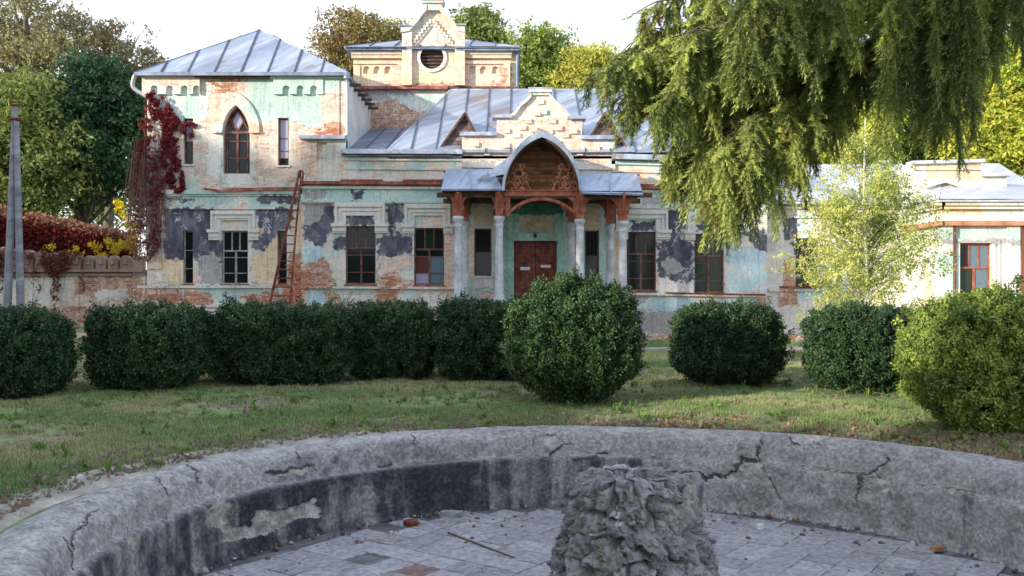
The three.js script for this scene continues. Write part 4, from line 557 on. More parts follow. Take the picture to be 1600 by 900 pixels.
  // floor slab and its loose tiles
  const floor = new THREE.Mesh(new THREE.CircleGeometry(4.0, 96).rotateX(-Math.PI / 2).translate(0, FLOOR - 0.012, 0), std({ map: tint([104, 102, 106], 60, 8, 111), bumpMap: grain, bumpScale: 0.01 })); floor.name = 'floor'; floor.geometry.attributes.uv && uvXY(1)(floor.geometry); floor.receiveShadow = true; basin.add(floor);
  const r = rng(9), T = 0.315, ang = -0.94, ca = Math.cos(ang), sa = Math.sin(ang);
  const tm = [0, 1, 2, 3].map((k) => std({ map: dataTex(256, 256, (i, j, c) => { const a = pf(i / 256, j / 256, 4, 120 + k, 6), b = pf(i / 256, j / 256, 24, 130 + k, 4); const st = clamp((a - 0.55) * 5, 0, 1); for (let q = 0; q < 3; q++) c[q] = lerp([156, 153, 156][q] - k * 4, [116, 112, 112][q], st) + (b - 0.5) * 70; }), roughness: 0.9, bumpMap: grain, bumpScale: 0.006 })), red = std({ map: tint([126, 98, 94], 60, 7, 140), roughness: 0.9 });
  const tg = [0, 1, 2, 3].map(() => { const w = T / 2 - 0.004, j = () => (r() - 0.5) * 0.016; const pts = [[-w + j(), -w + j()], [w + j(), -w + j()], [w + j(), w + j()], [-w + j(), w + j()]]; if (r() < 0.5) pts.splice(1, 0, [j() * 3, -w + 0.006]); const g = plain(new THREE.ExtrudeGeometry(poly(pts), { depth: 0.016, bevelEnabled: true, bevelSize: 0.003, bevelThickness: 0.003, bevelSegments: 1 }).rotateX(-Math.PI / 2)); uvXZ(g); return g; });
  function uvXZ(g) { const p = g.attributes.position, u = g.attributes.uv; for (let i = 0; i < p.count; i++) u.setXY(i, p.getX(i) / 0.9 + 0.5, p.getZ(i) / 0.9 + 0.5); }
  const reds = [[535, 829], [660, 890], [418, 868]].map(([a, b]) => { const d = (1.7 - FLOOR) * 1500 / (b - 450); return [(a - 800) / 1500 * d - PX, -d - PZ]; });
  let count = 0; for (let i = -14; i <= 14; i++) for (let k = -14; k <= 14; k++) {
    const lx = (i + (k & 1) * 0.0) * T, lz = k * T, x = lx * ca - lz * sa, z = lx * sa + lz * ca; if (Math.hypot(x, z) > 3.78 || (z > 1.3 && count > 280)) continue; if (z > 0.9) continue; if (r() < 0.008) continue;
    const isRed = reds.some(([a, b]) => Math.hypot(a - x, b - z) < T * 0.5), t = new THREE.Mesh(tg[(r() * 4) | 0], isRed ? red : tm[(r() * 4) | 0]); t.name = 'tile'; t.position.set(x, FLOOR - 0.014 + r() * 0.008, z); t.rotation.set((r() - 0.5) * 0.02, -ang + ((r() * 4) | 0) * Math.PI / 2 + (r() - 0.5) * 0.03, (r() - 0.5) * 0.02); t.receiveShadow = t.castShadow = true; floor.add(t); count++;
  }
  // crumbs, grit and dead leaves swept against the wall
  const grit = new THREE.InstancedMesh(new THREE.IcosahedronGeometry(0.02, 0).scale(1, 0.5, 0.8), std({ color: lin(0.5, 0.48, 0.45) }), 900); grit.name = 'grit'; grit.userData.kind = 'stuff'; const o = new THREE.Object3D(), cc = new THREE.Color();
  for (let i = 0; i < 900; i++) { const a = -Math.PI * r(), q = i < 700 ? 3.9 - Math.pow(r(), 2.5) * 0.7 : Math.sqrt(r()) * 3.6; o.position.set(q * Math.cos(a), FLOOR + 0.012, q * Math.sin(a)); o.rotation.set(r() * 3, r() * 6, r()); o.scale.setScalar(0.25 + Math.pow(r(), 4) * 1.8); o.updateMatrix(); grit.setMatrixAt(i, o.matrix); const b = r(); grit.setColorAt(i, b < 0.5 ? cc.setRGB(0.25, 0.24, 0.23) : b < 0.75 ? cc.setRGB(0.9, 0.88, 0.85) : cc.setRGB(0.32, 0.2, 0.12)); }
  grit.castShadow = grit.receiveShadow = true; basin.add(grit);
}
// broken slabs and apron of crumbling mortar outside the rim, left and far
{
  const n = 160, pos = [], uv = [], idx = []; const K = 7; for (let i = 0; i <= n; i++) for (let k = 0; k <= K; k++) { const a = lerp(-Math.PI * 1.1, Math.PI * 0.1, i / n), left = smoothstep(-a, 1.55, 2.6), wide = 0.06 + 0.8 * left * (0.5 + fbm(a * 9, 3, 151, 4)) + 0.3 * (fbm(a * 6, 9, 152, 4) - 0.42) * smoothstep(-a, 0.9, 1.3), r = 4.585 + Math.max(0.03, wide) * k / K + (fbm(a * 30, k, 153, 3) - 0.5) * 0.12 * k / K; pos.push(PX + r * Math.cos(a), (k ? -0.02 : -0.09) - 0.04 * (k / K) ** 2 + (fbm(a * 14, r * 5, 154, 4) - 0.5) * 0.05 * (k ? 1 : 0), PZ + r * Math.sin(a)); uv.push(a * 4, r); if (i && k) { const p = i * (K + 1) + k, q = p - K - 1; idx.push(q - 1, q, p, q - 1, p, p - 1); } }
  const g = new THREE.BufferGeometry(); g.setAttribute('position', new THREE.Float32BufferAttribute(pos, 3)); g.setAttribute('uv', new THREE.Float32BufferAttribute(uv, 2)); g.setIndex(idx); g.computeVertexNormals();
  const m = new THREE.Mesh(g, std({ map: tint([164, 156, 146], 80, 5, 155), bumpMap: grain, bumpScale: 0.03 })); m.name = 'apron'; m.receiveShadow = true; scene.add(m); tag(m, 'crumbling mortar apron around the basin', null, null, 'structure');
}
// rough cemented rock in the middle
{
  const rock = thing('fountain_rock', 'rough hollow-topped tufa rock standing in the middle of the basin', 'fountain rock', PX, FLOOR, PZ);
  const RP = [[0, 0.74], [0.345, 0.63], [0.69, 0.535], [0.83, 0.485], [1.0, 0.435], [1.12, 0.37], [1.3, 0.34]], rad = (h) => { for (let i = 1; i < RP.length; i++) if (h <= RP[i][0]) return lerp(RP[i - 1][1], RP[i][1], (h - RP[i - 1][0]) / (RP[i][0] - RP[i - 1][0])); return 0.34; }, N = 420, K = 300, pos = [], col = [], idx = [], uv = [];
  const r = rng(31), cells = []; for (let i = 0; i < 170; i++) cells.push([r() * 2 * Math.PI, r() * 1.2, 0.6 + r() * 0.8]);
  const lump = (a, h) => { let d1 = 9, d2 = 9, id = 0; const wa = (fbm3(Math.cos(a) * 3, h * 5, Math.sin(a) * 3, 5, 3) - 0.5) * 0.35, wh = (fbm3(Math.cos(a) * 3, h * 5, Math.sin(a) * 3, 8, 3) - 0.5) * 0.22; cells.forEach(([ca, ch, w], i) => { let da = Math.abs(a + wa - ca) % (2 * Math.PI); if (da > Math.PI) da = 2 * Math.PI - da; const d = Math.hypot(da * 0.55, (h + wh - ch) * 1.25) / w; if (d < d1) { d2 = d1; d1 = d; id = i; } else if (d < d2) d2 = d; }); return [d1, d2, id]; };
  for (let k = 0; k <= K; k++) for (let i = 0; i <= N; i++) {
    const a = i / N * 2 * Math.PI, t = k / K; let h, R0; if (t < 0.8) { h = t / 0.8 * 1.12; R0 = rad(h); } else if (t < 0.88) { const q = (t - 0.8) / 0.08; h = 1.12 + 0.012 * Math.sin(q * Math.PI); R0 = 0.37 - q * 0.1; } else { const q = (t - 0.88) / 0.12; h = 1.12 - 0.16 * Math.sin(q * Math.PI / 2); R0 = 0.27 * (1 - q); }
    const [d1, d2, id] = lump(a, Math.min(h, 1.2) + (t > 0.8 ? (t - 0.8) * 2 : 0)), edge = smoothstep(d2 - d1, 0.0, 0.055), cx = Math.cos(a) * (R0 + 0.2), cz = Math.sin(a) * (R0 + 0.2);
    const k2 = t > 0.88 ? 0.4 : 1; const D = k2 * ((edge - 1) * 0.065 + (hash(id, 3, 4) - 0.5) * 0.065 + edge * 0.03 * (1 - d1 * 2) + (fbm3(cx * 7, h * 7, cz * 7, 61, 4) - 0.5) * 0.1 + (fbm3(cx * 26, h * 26, cz * 26, 63, 3) - 0.5) * 0.06 - 0.05 * smoothstep(fbm3(cx * 15 + 9, h * 15, cz * 15, 66, 2), 0.6, 0.75));
    const dh = (hash(id, 8, 4) - 0.5) * 0.02 + (fbm3(cx * 6, h * 6, cz * 6, 65, 3) - 0.5) * (t > 0.78 ? 0.08 : 0.03);
    pos.push((R0 + D * (R0 > 0.05 ? 1 : 0)) * Math.cos(a), h + dh * smoothstep(h, 0, 0.2), (R0 + D) * Math.sin(a));
    const n = fbm3(cx * 12, h * 12, cz * 12, 71, 4), f = fbm3(cx * 50, h * 50, cz * 50, 72, 3), li = fbm3(cx * 6, h * 6, cz * 6, 73, 4); let b = [0.235, 0.235, 0.23].map((q) => q * (0.35 + n * 1.1 + (f - 0.5) * 0.9 + (hash(id, 5, 9) - 0.5) * 0.5)); if (li > 0.68 && f > 0.5) b = [0.2, 0.19, 0.13]; else if (li < 0.37 && f > 0.45) b = [0.42, 0.42, 0.42]; col.push(...b); uv.push(a * 0.7, h);
    if (i && k) { const p = k * (N + 1) + i, q = p - N - 1; idx.push(q - 1, p - 1, p, q - 1, p, q); }
  }
  const g = new THREE.BufferGeometry(); g.setAttribute('position', new THREE.Float32BufferAttribute(pos, 3)); g.setAttribute('color', new THREE.Float32BufferAttribute(col, 3)); g.setAttribute('uv', new THREE.Float32BufferAttribute(uv, 2)); g.setIndex(idx); g.computeVertexNormals();
  const m = new THREE.Mesh(g, std({ vertexColors: true, roughness: 1, bumpMap: grain, bumpScale: 0.012 })); m.name = 'core'; m.castShadow = m.receiveShadow = true; rock.add(m);
  const sg = [0, 1, 2, 3].map((s) => { let q = new THREE.IcosahedronGeometry(1, 12); q.deleteAttribute('uv'); q.deleteAttribute('normal'); q = mergeVertices(q, 1e-4); const p = q.attributes.position, c = [], uvs = []; for (let i = 0; i < p.count; i++) { const v = V(p.getX(i), p.getY(i), p.getZ(i)), D = 0.78 + 0.55 * (fbm3(v.x * 1.4 + s * 9, v.y * 1.4, v.z * 1.4, 81 + s, 4) - 0.3) - 0.22 * Math.abs(fbm3(v.x * 3.2 + 4, v.y * 3.2, v.z * 3.2 + s, 84 + s, 4) - 0.5) + 0.2 * (fbm3(v.x * 6, v.y * 6, v.z * 6 + s, 85 + s, 4) - 0.5) - 0.16 * smoothstep(fbm3(v.x * 5 + 3, v.y * 4, v.z * 4 + s, 89 + s, 2), 0.58, 0.72); v.multiplyScalar(D); p.setXYZ(i, v.x, v.y, v.z); uvs.push(v.x * 0.2 + v.z * 0.1, v.y * 0.2); const n = fbm3(v.x * 3, v.y * 3, v.z * 3, 87 + s, 4), f = fbm3(v.x * 9, v.y * 9, v.z * 9, 88 + s, 3), b = 0.07 + n * 0.26 + (f - 0.5) * 0.34, lich = fbm3(v.x * 1.6, v.y * 1.6, v.z * 1.6, 90 + s, 3) > 0.64 && f > 0.5; c.push(...(lich ? [b * 1.08, b * 1.02, b * 0.72] : [b, b, b * 0.98])); } q.setAttribute('color', new THREE.Float32BufferAttribute(c, 3)); q.setAttribute('uv', new THREE.Float32BufferAttribute(uvs, 2)); q.computeVertexNormals(); return q; });
  const sm = [[1, 1, 1], [0.8, 0.8, 0.82], [1.2, 1.18, 1.14], [1, 0.96, 0.88]].map((c) => std({ color: lin(...c), vertexColors: true, roughness: 1, bumpMap: grain, bumpScale: 0.02 }));
  for (let i = 0; i < 64; i++) { const a = r() * 2 * Math.PI, h = 0.05 + 0.98 * Math.pow(r(), 0.9), s = 0.07 + r() * 0.075, q = rad(h) - s * 0.72; const st = new THREE.Mesh(sg[i % 4], sm[(i * 7 % 11) % 4]); st.name = 'stone'; st.position.set(q * Math.cos(a), h, q * Math.sin(a)); st.rotation.set(r() * 6, r() * 6, r() * 6); st.scale.set(s * (1 + r() * 0.45), s * (0.8 + r() * 0.3), s * (0.9 + r() * 0.4)); st.castShadow = st.receiveShadow = true; rock.add(st); }
}

// ------------------------------------------------------------------ foliage helpers
function leafGeo(n, size, spread, seed, narrow = 0.55, upright = 0.3) { // a sprig: n pointed leaves around a short stem
  const r = rng(seed), a = [], uvA = []; for (let i = 0; i < n; i++) {
    const dir = V(r() * 2 - 1, r() * 2 - 1 + upright, r() * 2 - 1).normalize(), base = V(r() - 0.5, r() - 0.5, r() - 0.5).multiplyScalar(spread), side = V(r() - 0.5, r() - 0.5, r() - 0.5).cross(dir).normalize(), s = size * (0.7 + r() * 0.6), up = side.clone().cross(dir).multiplyScalar(s * 0.12);
    const tip = base.clone().addScaledVector(dir, s), mid = base.clone().addScaledVector(dir, s * 0.45), l = mid.clone().addScaledVector(side, s * narrow / 2).add(up), q = mid.clone().addScaledVector(side, -s * narrow / 2).add(up);
    a.push(...base.toArray(), ...l.toArray(), ...tip.toArray(), ...base.toArray(), ...tip.toArray(), ...q.toArray());
  }
  const g = new THREE.BufferGeometry(); g.setAttribute('position', new THREE.Float32BufferAttribute(a, 3)); g.computeVertexNormals(); return g;
}
const leafMat = (c = [1, 1, 1], t = 0.35) => new THREE.MeshPhysicalMaterial({ color: lin(...c), roughness: 0.75, transmission: t, thickness: 0, specularIntensity: 0.25, side: THREE.DoubleSide });
const LEAF = leafMat(), BUSHLEAF = std({ color: 0xffffff, roughness: 0.6, side: THREE.DoubleSide });
const obj = new THREE.Object3D(), colr = new THREE.Color();
function cloud(name, geo, places, parent, mat = LEAF, kind = 'stuff') { // places: [x, y, z, scale, color]
  const m = new THREE.InstancedMesh(geo, mat, places.length), r = rng(places.length); m.name = name;
  places.forEach((p, i) => { obj.position.set(p[0], p[1], p[2]); obj.rotation.set(p[5] ?? r() * 6.3, r() * 6.3, p[5] !== undefined ? 0 : r() * 6.3); obj.scale.setScalar(p[3]); obj.updateMatrix(); m.setMatrixAt(i, obj.matrix); m.setColorAt(i, colr.setRGB(...p[4])); });
  m.castShadow = m.receiveShadow = true; if (kind) m.userData.kind = kind; parent.add(m); return m;
}
const mixc = (a, b, t, k = 1) => a.map((q, i) => lerp(q, b[i], t) * k);
const barkTex = dataTex(256, 256, (i, j, c) => { const a = pf(i / 256, j / 256, 16, 201, 4), b = pf(i / 256, j / 1024, 32, 202, 3); const v = 40 + a * 50 + b * 60; c[0] = v * 1.05; c[1] = v * 0.95; c[2] = v * 0.82; });
const BARK = std({ map: barkTex, bumpMap: grain, bumpScale: 0.02 }), GREYBARK = std({ color: lin(0.5, 0.48, 0.45), bumpMap: grain, bumpScale: 0.01 });
function taper(pts, r0, r1, n = 10, rad = 7) { // tube that thins out
  const c = new THREE.CatmullRomCurve3(pts), g = new THREE.TubeGeometry(c, n, 1, rad), p = g.attributes.position; for (let i = 0; i <= n; i++) { const q = c.getPointAt(i / n), r = lerp(r0, r1, i / n); for (let k = 0; k <= rad; k++) { const j = i * (rad + 1) + k; p.setXYZ(j, q.x + (p.getX(j) - q.x) * r, q.y + (p.getY(j) - q.y) * r, q.z + (p.getZ(j) - q.z) * r); } } return g;
}
const sprigs = new Map(); const sprig = (n, s, sp, nar = 0.55) => { const k = [n, s, sp, nar].join(); if (!sprigs.has(k)) sprigs.set(k, leafGeo(n, s, sp, 7 + sprigs.size, nar)); return sprigs.get(k); };
// a tree: trunk and limbs that reach the clumps of its crown
function tree(label, o, group) {
  const r = rng(o.seed), t = thing(o.name ?? 'tree', label, 'tree', o.x, groundH(o.x, o.z), o.z, group), gs = [], H = o.h, lean = o.lean ?? 0, tr = o.trunk ?? H * 0.02;
  const top = V(lean, H * 0.72, 0); gs.push(taper([V(0, -0.2, 0), V(lean * 0.3 + (r() - 0.5) * 0.4, H * 0.25, 0), V(lean * 0.6 + (r() - 0.5) * 0.8, H * 0.5, 0), top], tr, tr * 0.3, 14, 9));
  const clumps = []; for (const [bx, by, bz, rx, ry, rz, n] of o.blobs) for (let i = 0; i < n; i++) { const d = V(r() * 2 - 1, r() * 2 - 1, r() * 2 - 1); while (d.length() > 1) d.set(r() * 2 - 1, r() * 2 - 1, r() * 2 - 1); const q = 0.55 + 0.45 * Math.sqrt(d.length()); d.normalize().multiplyScalar(q); clumps.push([bx + d.x * rx, by + d.y * ry, bz + d.z * rz, (o.cr ?? 1) * (0.6 + r() * 0.8)]); }
  clumps.forEach((c, i) => { if (i % (o.limbEvery ?? 5)) return; const y0 = clamp(c[1] - 1.5 - r() * 3, H * 0.2, H * 0.68), f = y0 / (H * 0.72), a = V(lean * f, y0, 0), e = V(c[0], c[1], c[2]); gs.push(taper([a, a.clone().lerp(e, 0.5).add(V(0, -0.4 + r() * 0.3, 0)), e], tr * 0.32, 0.02, 6, 5)); });
  mesh('trunk', gs, o.bark ?? BARK, t, uvXY(1.2));
  const pl = []; for (const [cx, cy, cz, cr] of clumps) { const tone = r(); for (let i = 0; i < o.per; i++) { const d = V(r() * 2 - 1, r() * 2 - 1, r() * 2 - 1).normalize().multiplyScalar(cr * Math.cbrt(r())); const warm = clamp(tone * 0.7 + r() * 0.5 - 0.1, 0, 1); pl.push([cx + d.x, cy + d.y * 0.7, cz + d.z, (o.ls ?? 1) * (0.7 + r() * 0.7), mixc(o.c0, o.c1, warm, 0.8 + r() * 0.4)]); } }
  cloud('crown', o.geo ?? sprig(6, 0.2, 0.3), pl, t);
  return t;
}
const blob = (px, py, d, rw, rh, n, o) => [X(px, d) - o.x, Y(py, d), -d - o.z, rw * S(d), rh * S(d), Math.min(rw, rh * 1.3) * S(d), n];
function back(label, px, d, h, blobs, o) { const q = { x: X(px, d), z: -d, h, per: 34, cr: 1.3, ...o }; q.blobs = blobs.map(([a, b, rw, rh, n]) => blob(a, b, d, rw, rh, n, q)); return tree(label, q); }
const OLIVE = [0.26, 0.27, 0.14], BROWN = [0.34, 0.23, 0.12], DARKG = [0.03, 0.085, 0.045], MIDG = [0.16, 0.24, 0.08], LIGHTG = [0.32, 0.36, 0.1], YELLOW = [0.72, 0.66, 0.11], YGREEN = [0.42, 0.5, 0.1];
// behind the mansion, from left to right
back('tall thin-leaved olive tree with brownish top at the left edge', 40, 56, 24, [[15, 60, 60, 75, 34], [70, 120, 70, 55, 26], [-40, 150, 90, 110, 40], [60, 200, 60, 60, 30]], { c0: OLIVE, c1: [0.42, 0.36, 0.16], seed: 401, per: 26, cr: 1.15, limbEvery: 2 });
back('airy brown-green tree whose sparse top reaches the tower roof', 170, 60, 21, [[130, 80, 70, 40, 26], [190, 95, 50, 45, 24], [225, 115, 35, 30, 14], [100, 60, 40, 35, 14]], { c0: OLIVE, c1: BROWN, seed: 402, per: 17, cr: 1.0, limbEvery: 2 });
back('dense dark green tree with leaning black trunk behind the ivy wall', 105, 48, 12, [[150, 190, 65, 60, 44], [110, 230, 60, 50, 34], [180, 240, 50, 45, 28], [140, 150, 45, 40, 20], [205, 190, 30, 40, 12], [170, 290, 50, 25, 8]], { c0: DARKG, c1: [0.07, 0.15, 0.06], seed: 403, per: 40, limbEvery: 3, lean: 1.6, trunk: 0.34 });
back('bushy yellow-green tree behind the utility pole', 30, 46, 12, [[40, 190, 60, 50, 46], [20, 260, 70, 55, 50], [85, 270, 40, 55, 26], [-40, 230, 60, 80, 34], [60, 310, 55, 25, 20]], { c0: MIDG, c1: LIGHTG, seed: 404, per: 26, cr: 1.15 });
back('pale thicket tree showing between trunks beyond the ivy wall', 170, 64, 9, [[100, 320, 60, 40, 26], [180, 320, 60, 40, 26]], { c0: MIDG, c1: LIGHTG, seed: 405 });
back('sparse brownish tree top between the tower and the rear block', 540, 62, 20, [[535, 50, 36, 28, 18], [565, 60, 30, 30, 14], [520, 85, 32, 26, 14], [550, 100, 40, 20, 12]], { c0: [0.3, 0.28, 0.08], c1: BROWN, seed: 406, per: 22, cr: 1.1, limbEvery: 2 });
back('small yellowish tree top left of the round-window gable', 612, 64, 19, [[615, 52, 18, 20, 10], [605, 66, 16, 14, 8]], { c0: YGREEN, c1: BROWN, seed: 407, per: 22, cr: 1 });
back('mid-green pointed tree top right of the round-window gable', 750, 62, 19, [[745, 45, 22, 22, 16], [765, 60, 26, 18, 16], [730, 55, 16, 20, 10]], { c0: MIDG, c1: LIGHTG, seed: 408, per: 36, cr: 1.1 });
back('yellow-green tree right of the rear block', 840, 60, 17, [[840, 85, 40, 32, 34], [815, 105, 30, 32, 22], [870, 115, 30, 25, 20]], { c0: MIDG, c1: YGREEN, seed: 409 });
back('bright yellowish tree top above the main roof ridge', 925, 58, 15, [[920, 115, 36, 26, 34], [955, 125, 34, 22, 26], [985, 130, 30, 26, 22]], { c0: LIGHTG, c1: YELLOW, seed: 410 });
back('pale green tree half hidden behind the spruce boughs', 1080, 62, 17, [[1080, 150, 70, 50, 40], [1160, 170, 60, 50, 34]], { c0: MIDG, c1: YGREEN, seed: 411, per: 26 });
back('sunny yellow maple showing through the gap in the spruce', 1270, 52, 13, [[1270, 200, 50, 50, 50], [1240, 235, 50, 30, 30], [1330, 210, 50, 55, 40]], { c0: [0.26, 0.4, 0.06], c1: YELLOW, seed: 412, per: 40 });
back('green-yellow tree behind the dark hanging bough', 1430, 54, 15, [[1420, 150, 60, 90, 60], [1470, 200, 50, 60, 36]], { c0: MIDG, c1: YGREEN, seed: 413 });
back('large golden-green maple at the right edge', 1560, 48, 14, [[1560, 150, 60, 60, 60], [1600, 110, 70, 50, 46], [1540, 215, 55, 45, 46], [1610, 220, 70, 45, 40]], { c0: [0.26, 0.4, 0.06], c1: YELLOW, seed: 414, per: 44 });

{ // the wood that closes the view far to the left and right of the mansion
  const r = rng(450), pl = []; for (let i = 0; i < 9000; i++) { const left = i % 2, a = left ? -1.15 + r() * 0.5 : 0.72 + r() * 0.45, d = 75 + r() * 22, top = 9 + 6 * fbm(a * 14, 3, 451, 3); pl.push([Math.sin(a) * d, Math.pow(r(), 0.8) * top, -Math.cos(a) * d, 0.8 + r() * 0.8, mixc(OLIVE, MIDG, r(), 0.6 + r() * 0.5)]); }
  tag(cloud('distant_wood', sprig(8, 0.7, 1.1), pl, scene), 'far-off wood beyond the garden on both sides', 'wood', null, 'stuff');
}
// trees beside and behind the camera, outside the frame, whose shade lies over the lawn and the lower walls
const shade = (label, x, z, h, w, seed, n = 70) => tree(label, { x, z, h, seed, per: 40, cr: 1.3, geo: sprig(6, 0.36, 0.5), c0: DARKG, c1: MIDG, blobs: h === 11.4 ? [[0, 9.0, 0, w, 1.9, w, n]] : [[0, h * 0.6, 0, w, h * 0.38, w, n], [0, h * 0.3, 0, w * 0.85, h * 0.24, w * 0.85, n * 0.5 | 0]] }, 'shade trees outside the frame');
[[-6.2, 0.5, 5.6, 2.0, 34, 'narrow shade tree close on the left of the camera, outside the frame'], [-6.4, 1.5, 11.4, 2.4, 60, 'tall high-crowned shade tree close on the left of the camera, outside the frame'], [-11.6, 0, 3.7, 3.2, 46, 'low spreading shade tree beside the narrow one, outside the frame'], [-16.2, 0.6, 3.9, 2.8, 46, 'second low spreading shade tree further left of the camera, outside the frame'], [-22.5, 1, 6.4, 4.8, 76, 'round shade tree of middle height left of the basin, outside the frame'], [-29, 0, 11, 5, 80, 'taller shade tree at the end of the nearer row, outside the frame'], [-27, -11, 14, 4.8, 90, 'first shade tree of the tall row left of the lawn, outside the frame'], [-35.5, -11, 16, 5.2, 90, 'second shade tree of the tall row left of the lawn, outside the frame'], [-44, -11, 16.5, 5.4, 90, 'third shade tree of the tall row left of the lawn, outside the frame'], [-53, -11, 16.5, 5.4, 80, 'fourth shade tree of the tall row left of the lawn, outside the frame'], [-62, -12, 16.5, 5.4, 80, 'last shade tree of the tall row left of the lawn, outside the frame']].forEach(([x, z, h, w, n, label], i) => shade(label, x, z, h, w, 500 + i, n));

// ------------------------------------------------------------------ clipped box bushes
function bush(label, px0, px1, pyTop, pyBase, o = {}) {
  const d = 1.7 * 1500 / (pyBase - 450), dep = o.depth ?? Math.min((px1 - px0) * S(d), 1.7), dc = d + dep * 0.42, w = (px1 - px0) * S(dc), h = Y(pyTop, dc) + 0.02, cx = X((px0 + px1) / 2, dc), cz = -dc, r = rng(o.seed), pw = o.pow ?? 4;
  const t = thing('box_bush', label, 'bush', cx, groundH(cx, cz), cz, o.group), pl = [], n = o.n ?? 17000, a = w / 2 - 0.14, b = h / 2 - 0.05, c = dep / 2 - 0.06;
  const per = 13; for (let i = 0; i < n / per; i++) { // tufts: little fans of sprigs that stand out unevenly
    const v = V(r() * 2 - 1, r() * 2 - 1, r() * 2 - 1); if (v.length() > 1 || v.length() < 0.05) { i--; continue; } v.normalize();
    const k = Math.pow(Math.abs(v.x) ** pw + Math.abs(v.y) ** pw + Math.abs(v.z) ** pw, -1 / pw), bump = (fbm3(v.x * 2.2 + o.seed, v.y * 2.2, v.z * 2.2, o.seed, 3) - 0.5) * 0.34 + (fbm3(v.x * 8, v.y * 8, v.z * 8, o.seed + 1, 2) - 0.5) * 0.32;
    const q = k * (1.0 - Math.pow(r(), 1.6) * 0.2 + bump * 0.75), y0 = b + v.y * q * b, tone = clamp(fbm3(v.x * 3, v.y * 3, v.z * 3, o.seed + 3, 3) * 0.8 - 0.25 + r() * 0.7, 0, 1), len = 0.07 + r() * 0.13 + (r() < 0.08 ? 0.06 + r() * 0.16 : 0), out = V(v.x + (r() - 0.5) * 0.8, Math.max(v.y, -0.1) + 0.35 + r() * 0.6, v.z + (r() - 0.5) * 0.8).normalize();
    for (let m = 0; m < per; m++) { const u = m / per, w = 0.055 * (1 - u * 0.7); let y = y0 + out.y * len * u + (r() - 0.5) * 2 * w; const shrink = lerp(o.foot ?? 0.82, 1, smoothstep(y, 0, h * 0.32)); if (y < 0.03) y = 0.03 + r() * 0.12;
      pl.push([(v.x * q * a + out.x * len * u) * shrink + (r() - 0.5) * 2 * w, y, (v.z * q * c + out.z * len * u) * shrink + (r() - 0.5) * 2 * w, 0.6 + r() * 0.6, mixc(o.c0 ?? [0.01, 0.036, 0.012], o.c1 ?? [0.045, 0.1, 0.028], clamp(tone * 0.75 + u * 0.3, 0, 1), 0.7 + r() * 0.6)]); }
  }
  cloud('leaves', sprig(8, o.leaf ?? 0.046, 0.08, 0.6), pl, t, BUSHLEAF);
  const st = []; for (let i = 0; i < 26; i++) { const e = V((r() - 0.5) * w * 0.75, h * (0.5 + r() * 0.35), (r() - 0.5) * dep * 0.75); st.push(taper([V((r() - 0.5) * w * 0.35, -0.05, (r() - 0.5) * dep * 0.35), e.clone().multiplyScalar(0.5), e], 0.025, 0.006, 5, 5)); }
  mesh('stems', st, BARK, t, uvXY(0.4));
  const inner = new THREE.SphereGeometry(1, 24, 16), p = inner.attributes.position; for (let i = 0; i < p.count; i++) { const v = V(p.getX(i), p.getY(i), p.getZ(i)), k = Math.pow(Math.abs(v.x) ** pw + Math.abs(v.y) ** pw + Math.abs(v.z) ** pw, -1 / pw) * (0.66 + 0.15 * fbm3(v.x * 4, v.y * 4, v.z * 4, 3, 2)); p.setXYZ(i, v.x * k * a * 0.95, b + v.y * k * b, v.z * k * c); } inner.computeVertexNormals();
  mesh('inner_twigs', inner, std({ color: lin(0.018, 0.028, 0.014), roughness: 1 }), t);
  return t;
}
const ROW = 'clipped bushes in the row before the mansion';
bush('dark clipped bush cut by the left edge, below the utility pole', -60, 98, 487, 626, { seed: 601, pow: 4.5, group: ROW });
bush('broad dark hedge block right of the gap by the brick wall', 147, 322, 485, 612, { seed: 602, pow: 6, foot: 0.76, group: ROW });
bush('widest hedge block, below the ladder', 334, 550, 481, 602, { seed: 603, pow: 8, foot: 0.9, n: 21000, group: ROW });
bush('hedge block below the two left ground-floor windows', 541, 682, 479, 594, { seed: 604, pow: 7, foot: 0.9, group: ROW });
bush('hedge block half behind the big round bush', 683, 826, 475, 598, { seed: 605, pow: 7, foot: 0.9, group: ROW });
bush('large egg-shaped bush standing alone before the door', 792, 1002, 441, 636, { seed: 606, pow: 2.7, foot: 0.72, n: 24000, depth: 1.9, c0: [0.012, 0.04, 0.012], c1: [0.055, 0.115, 0.026] });
bush('tapered dark bush right of the egg-shaped bush', 1052, 1220, 480, 606, { seed: 607, pow: 4, foot: 0.66, group: ROW });
bush('dark boxy bush in front of the birch', 1263, 1432, 486, 618, { seed: 608, pow: 5, foot: 0.7, group: ROW });
bush('small dark bush peeping out behind the sunlit bush', 1424, 1500, 482, 600, { seed: 609, pow: 2.6, n: 5000, group: ROW });
bush('big sunlit yellow-green bush at the right edge of the basin', 1418, 1680, 464, 686, { seed: 610, pow: 2.8, foot: 0.84, n: 24000, depth: 1.9, leaf: 0.044, c0: [0.04, 0.1, 0.02], c1: [0.33, 0.42, 0.07] });

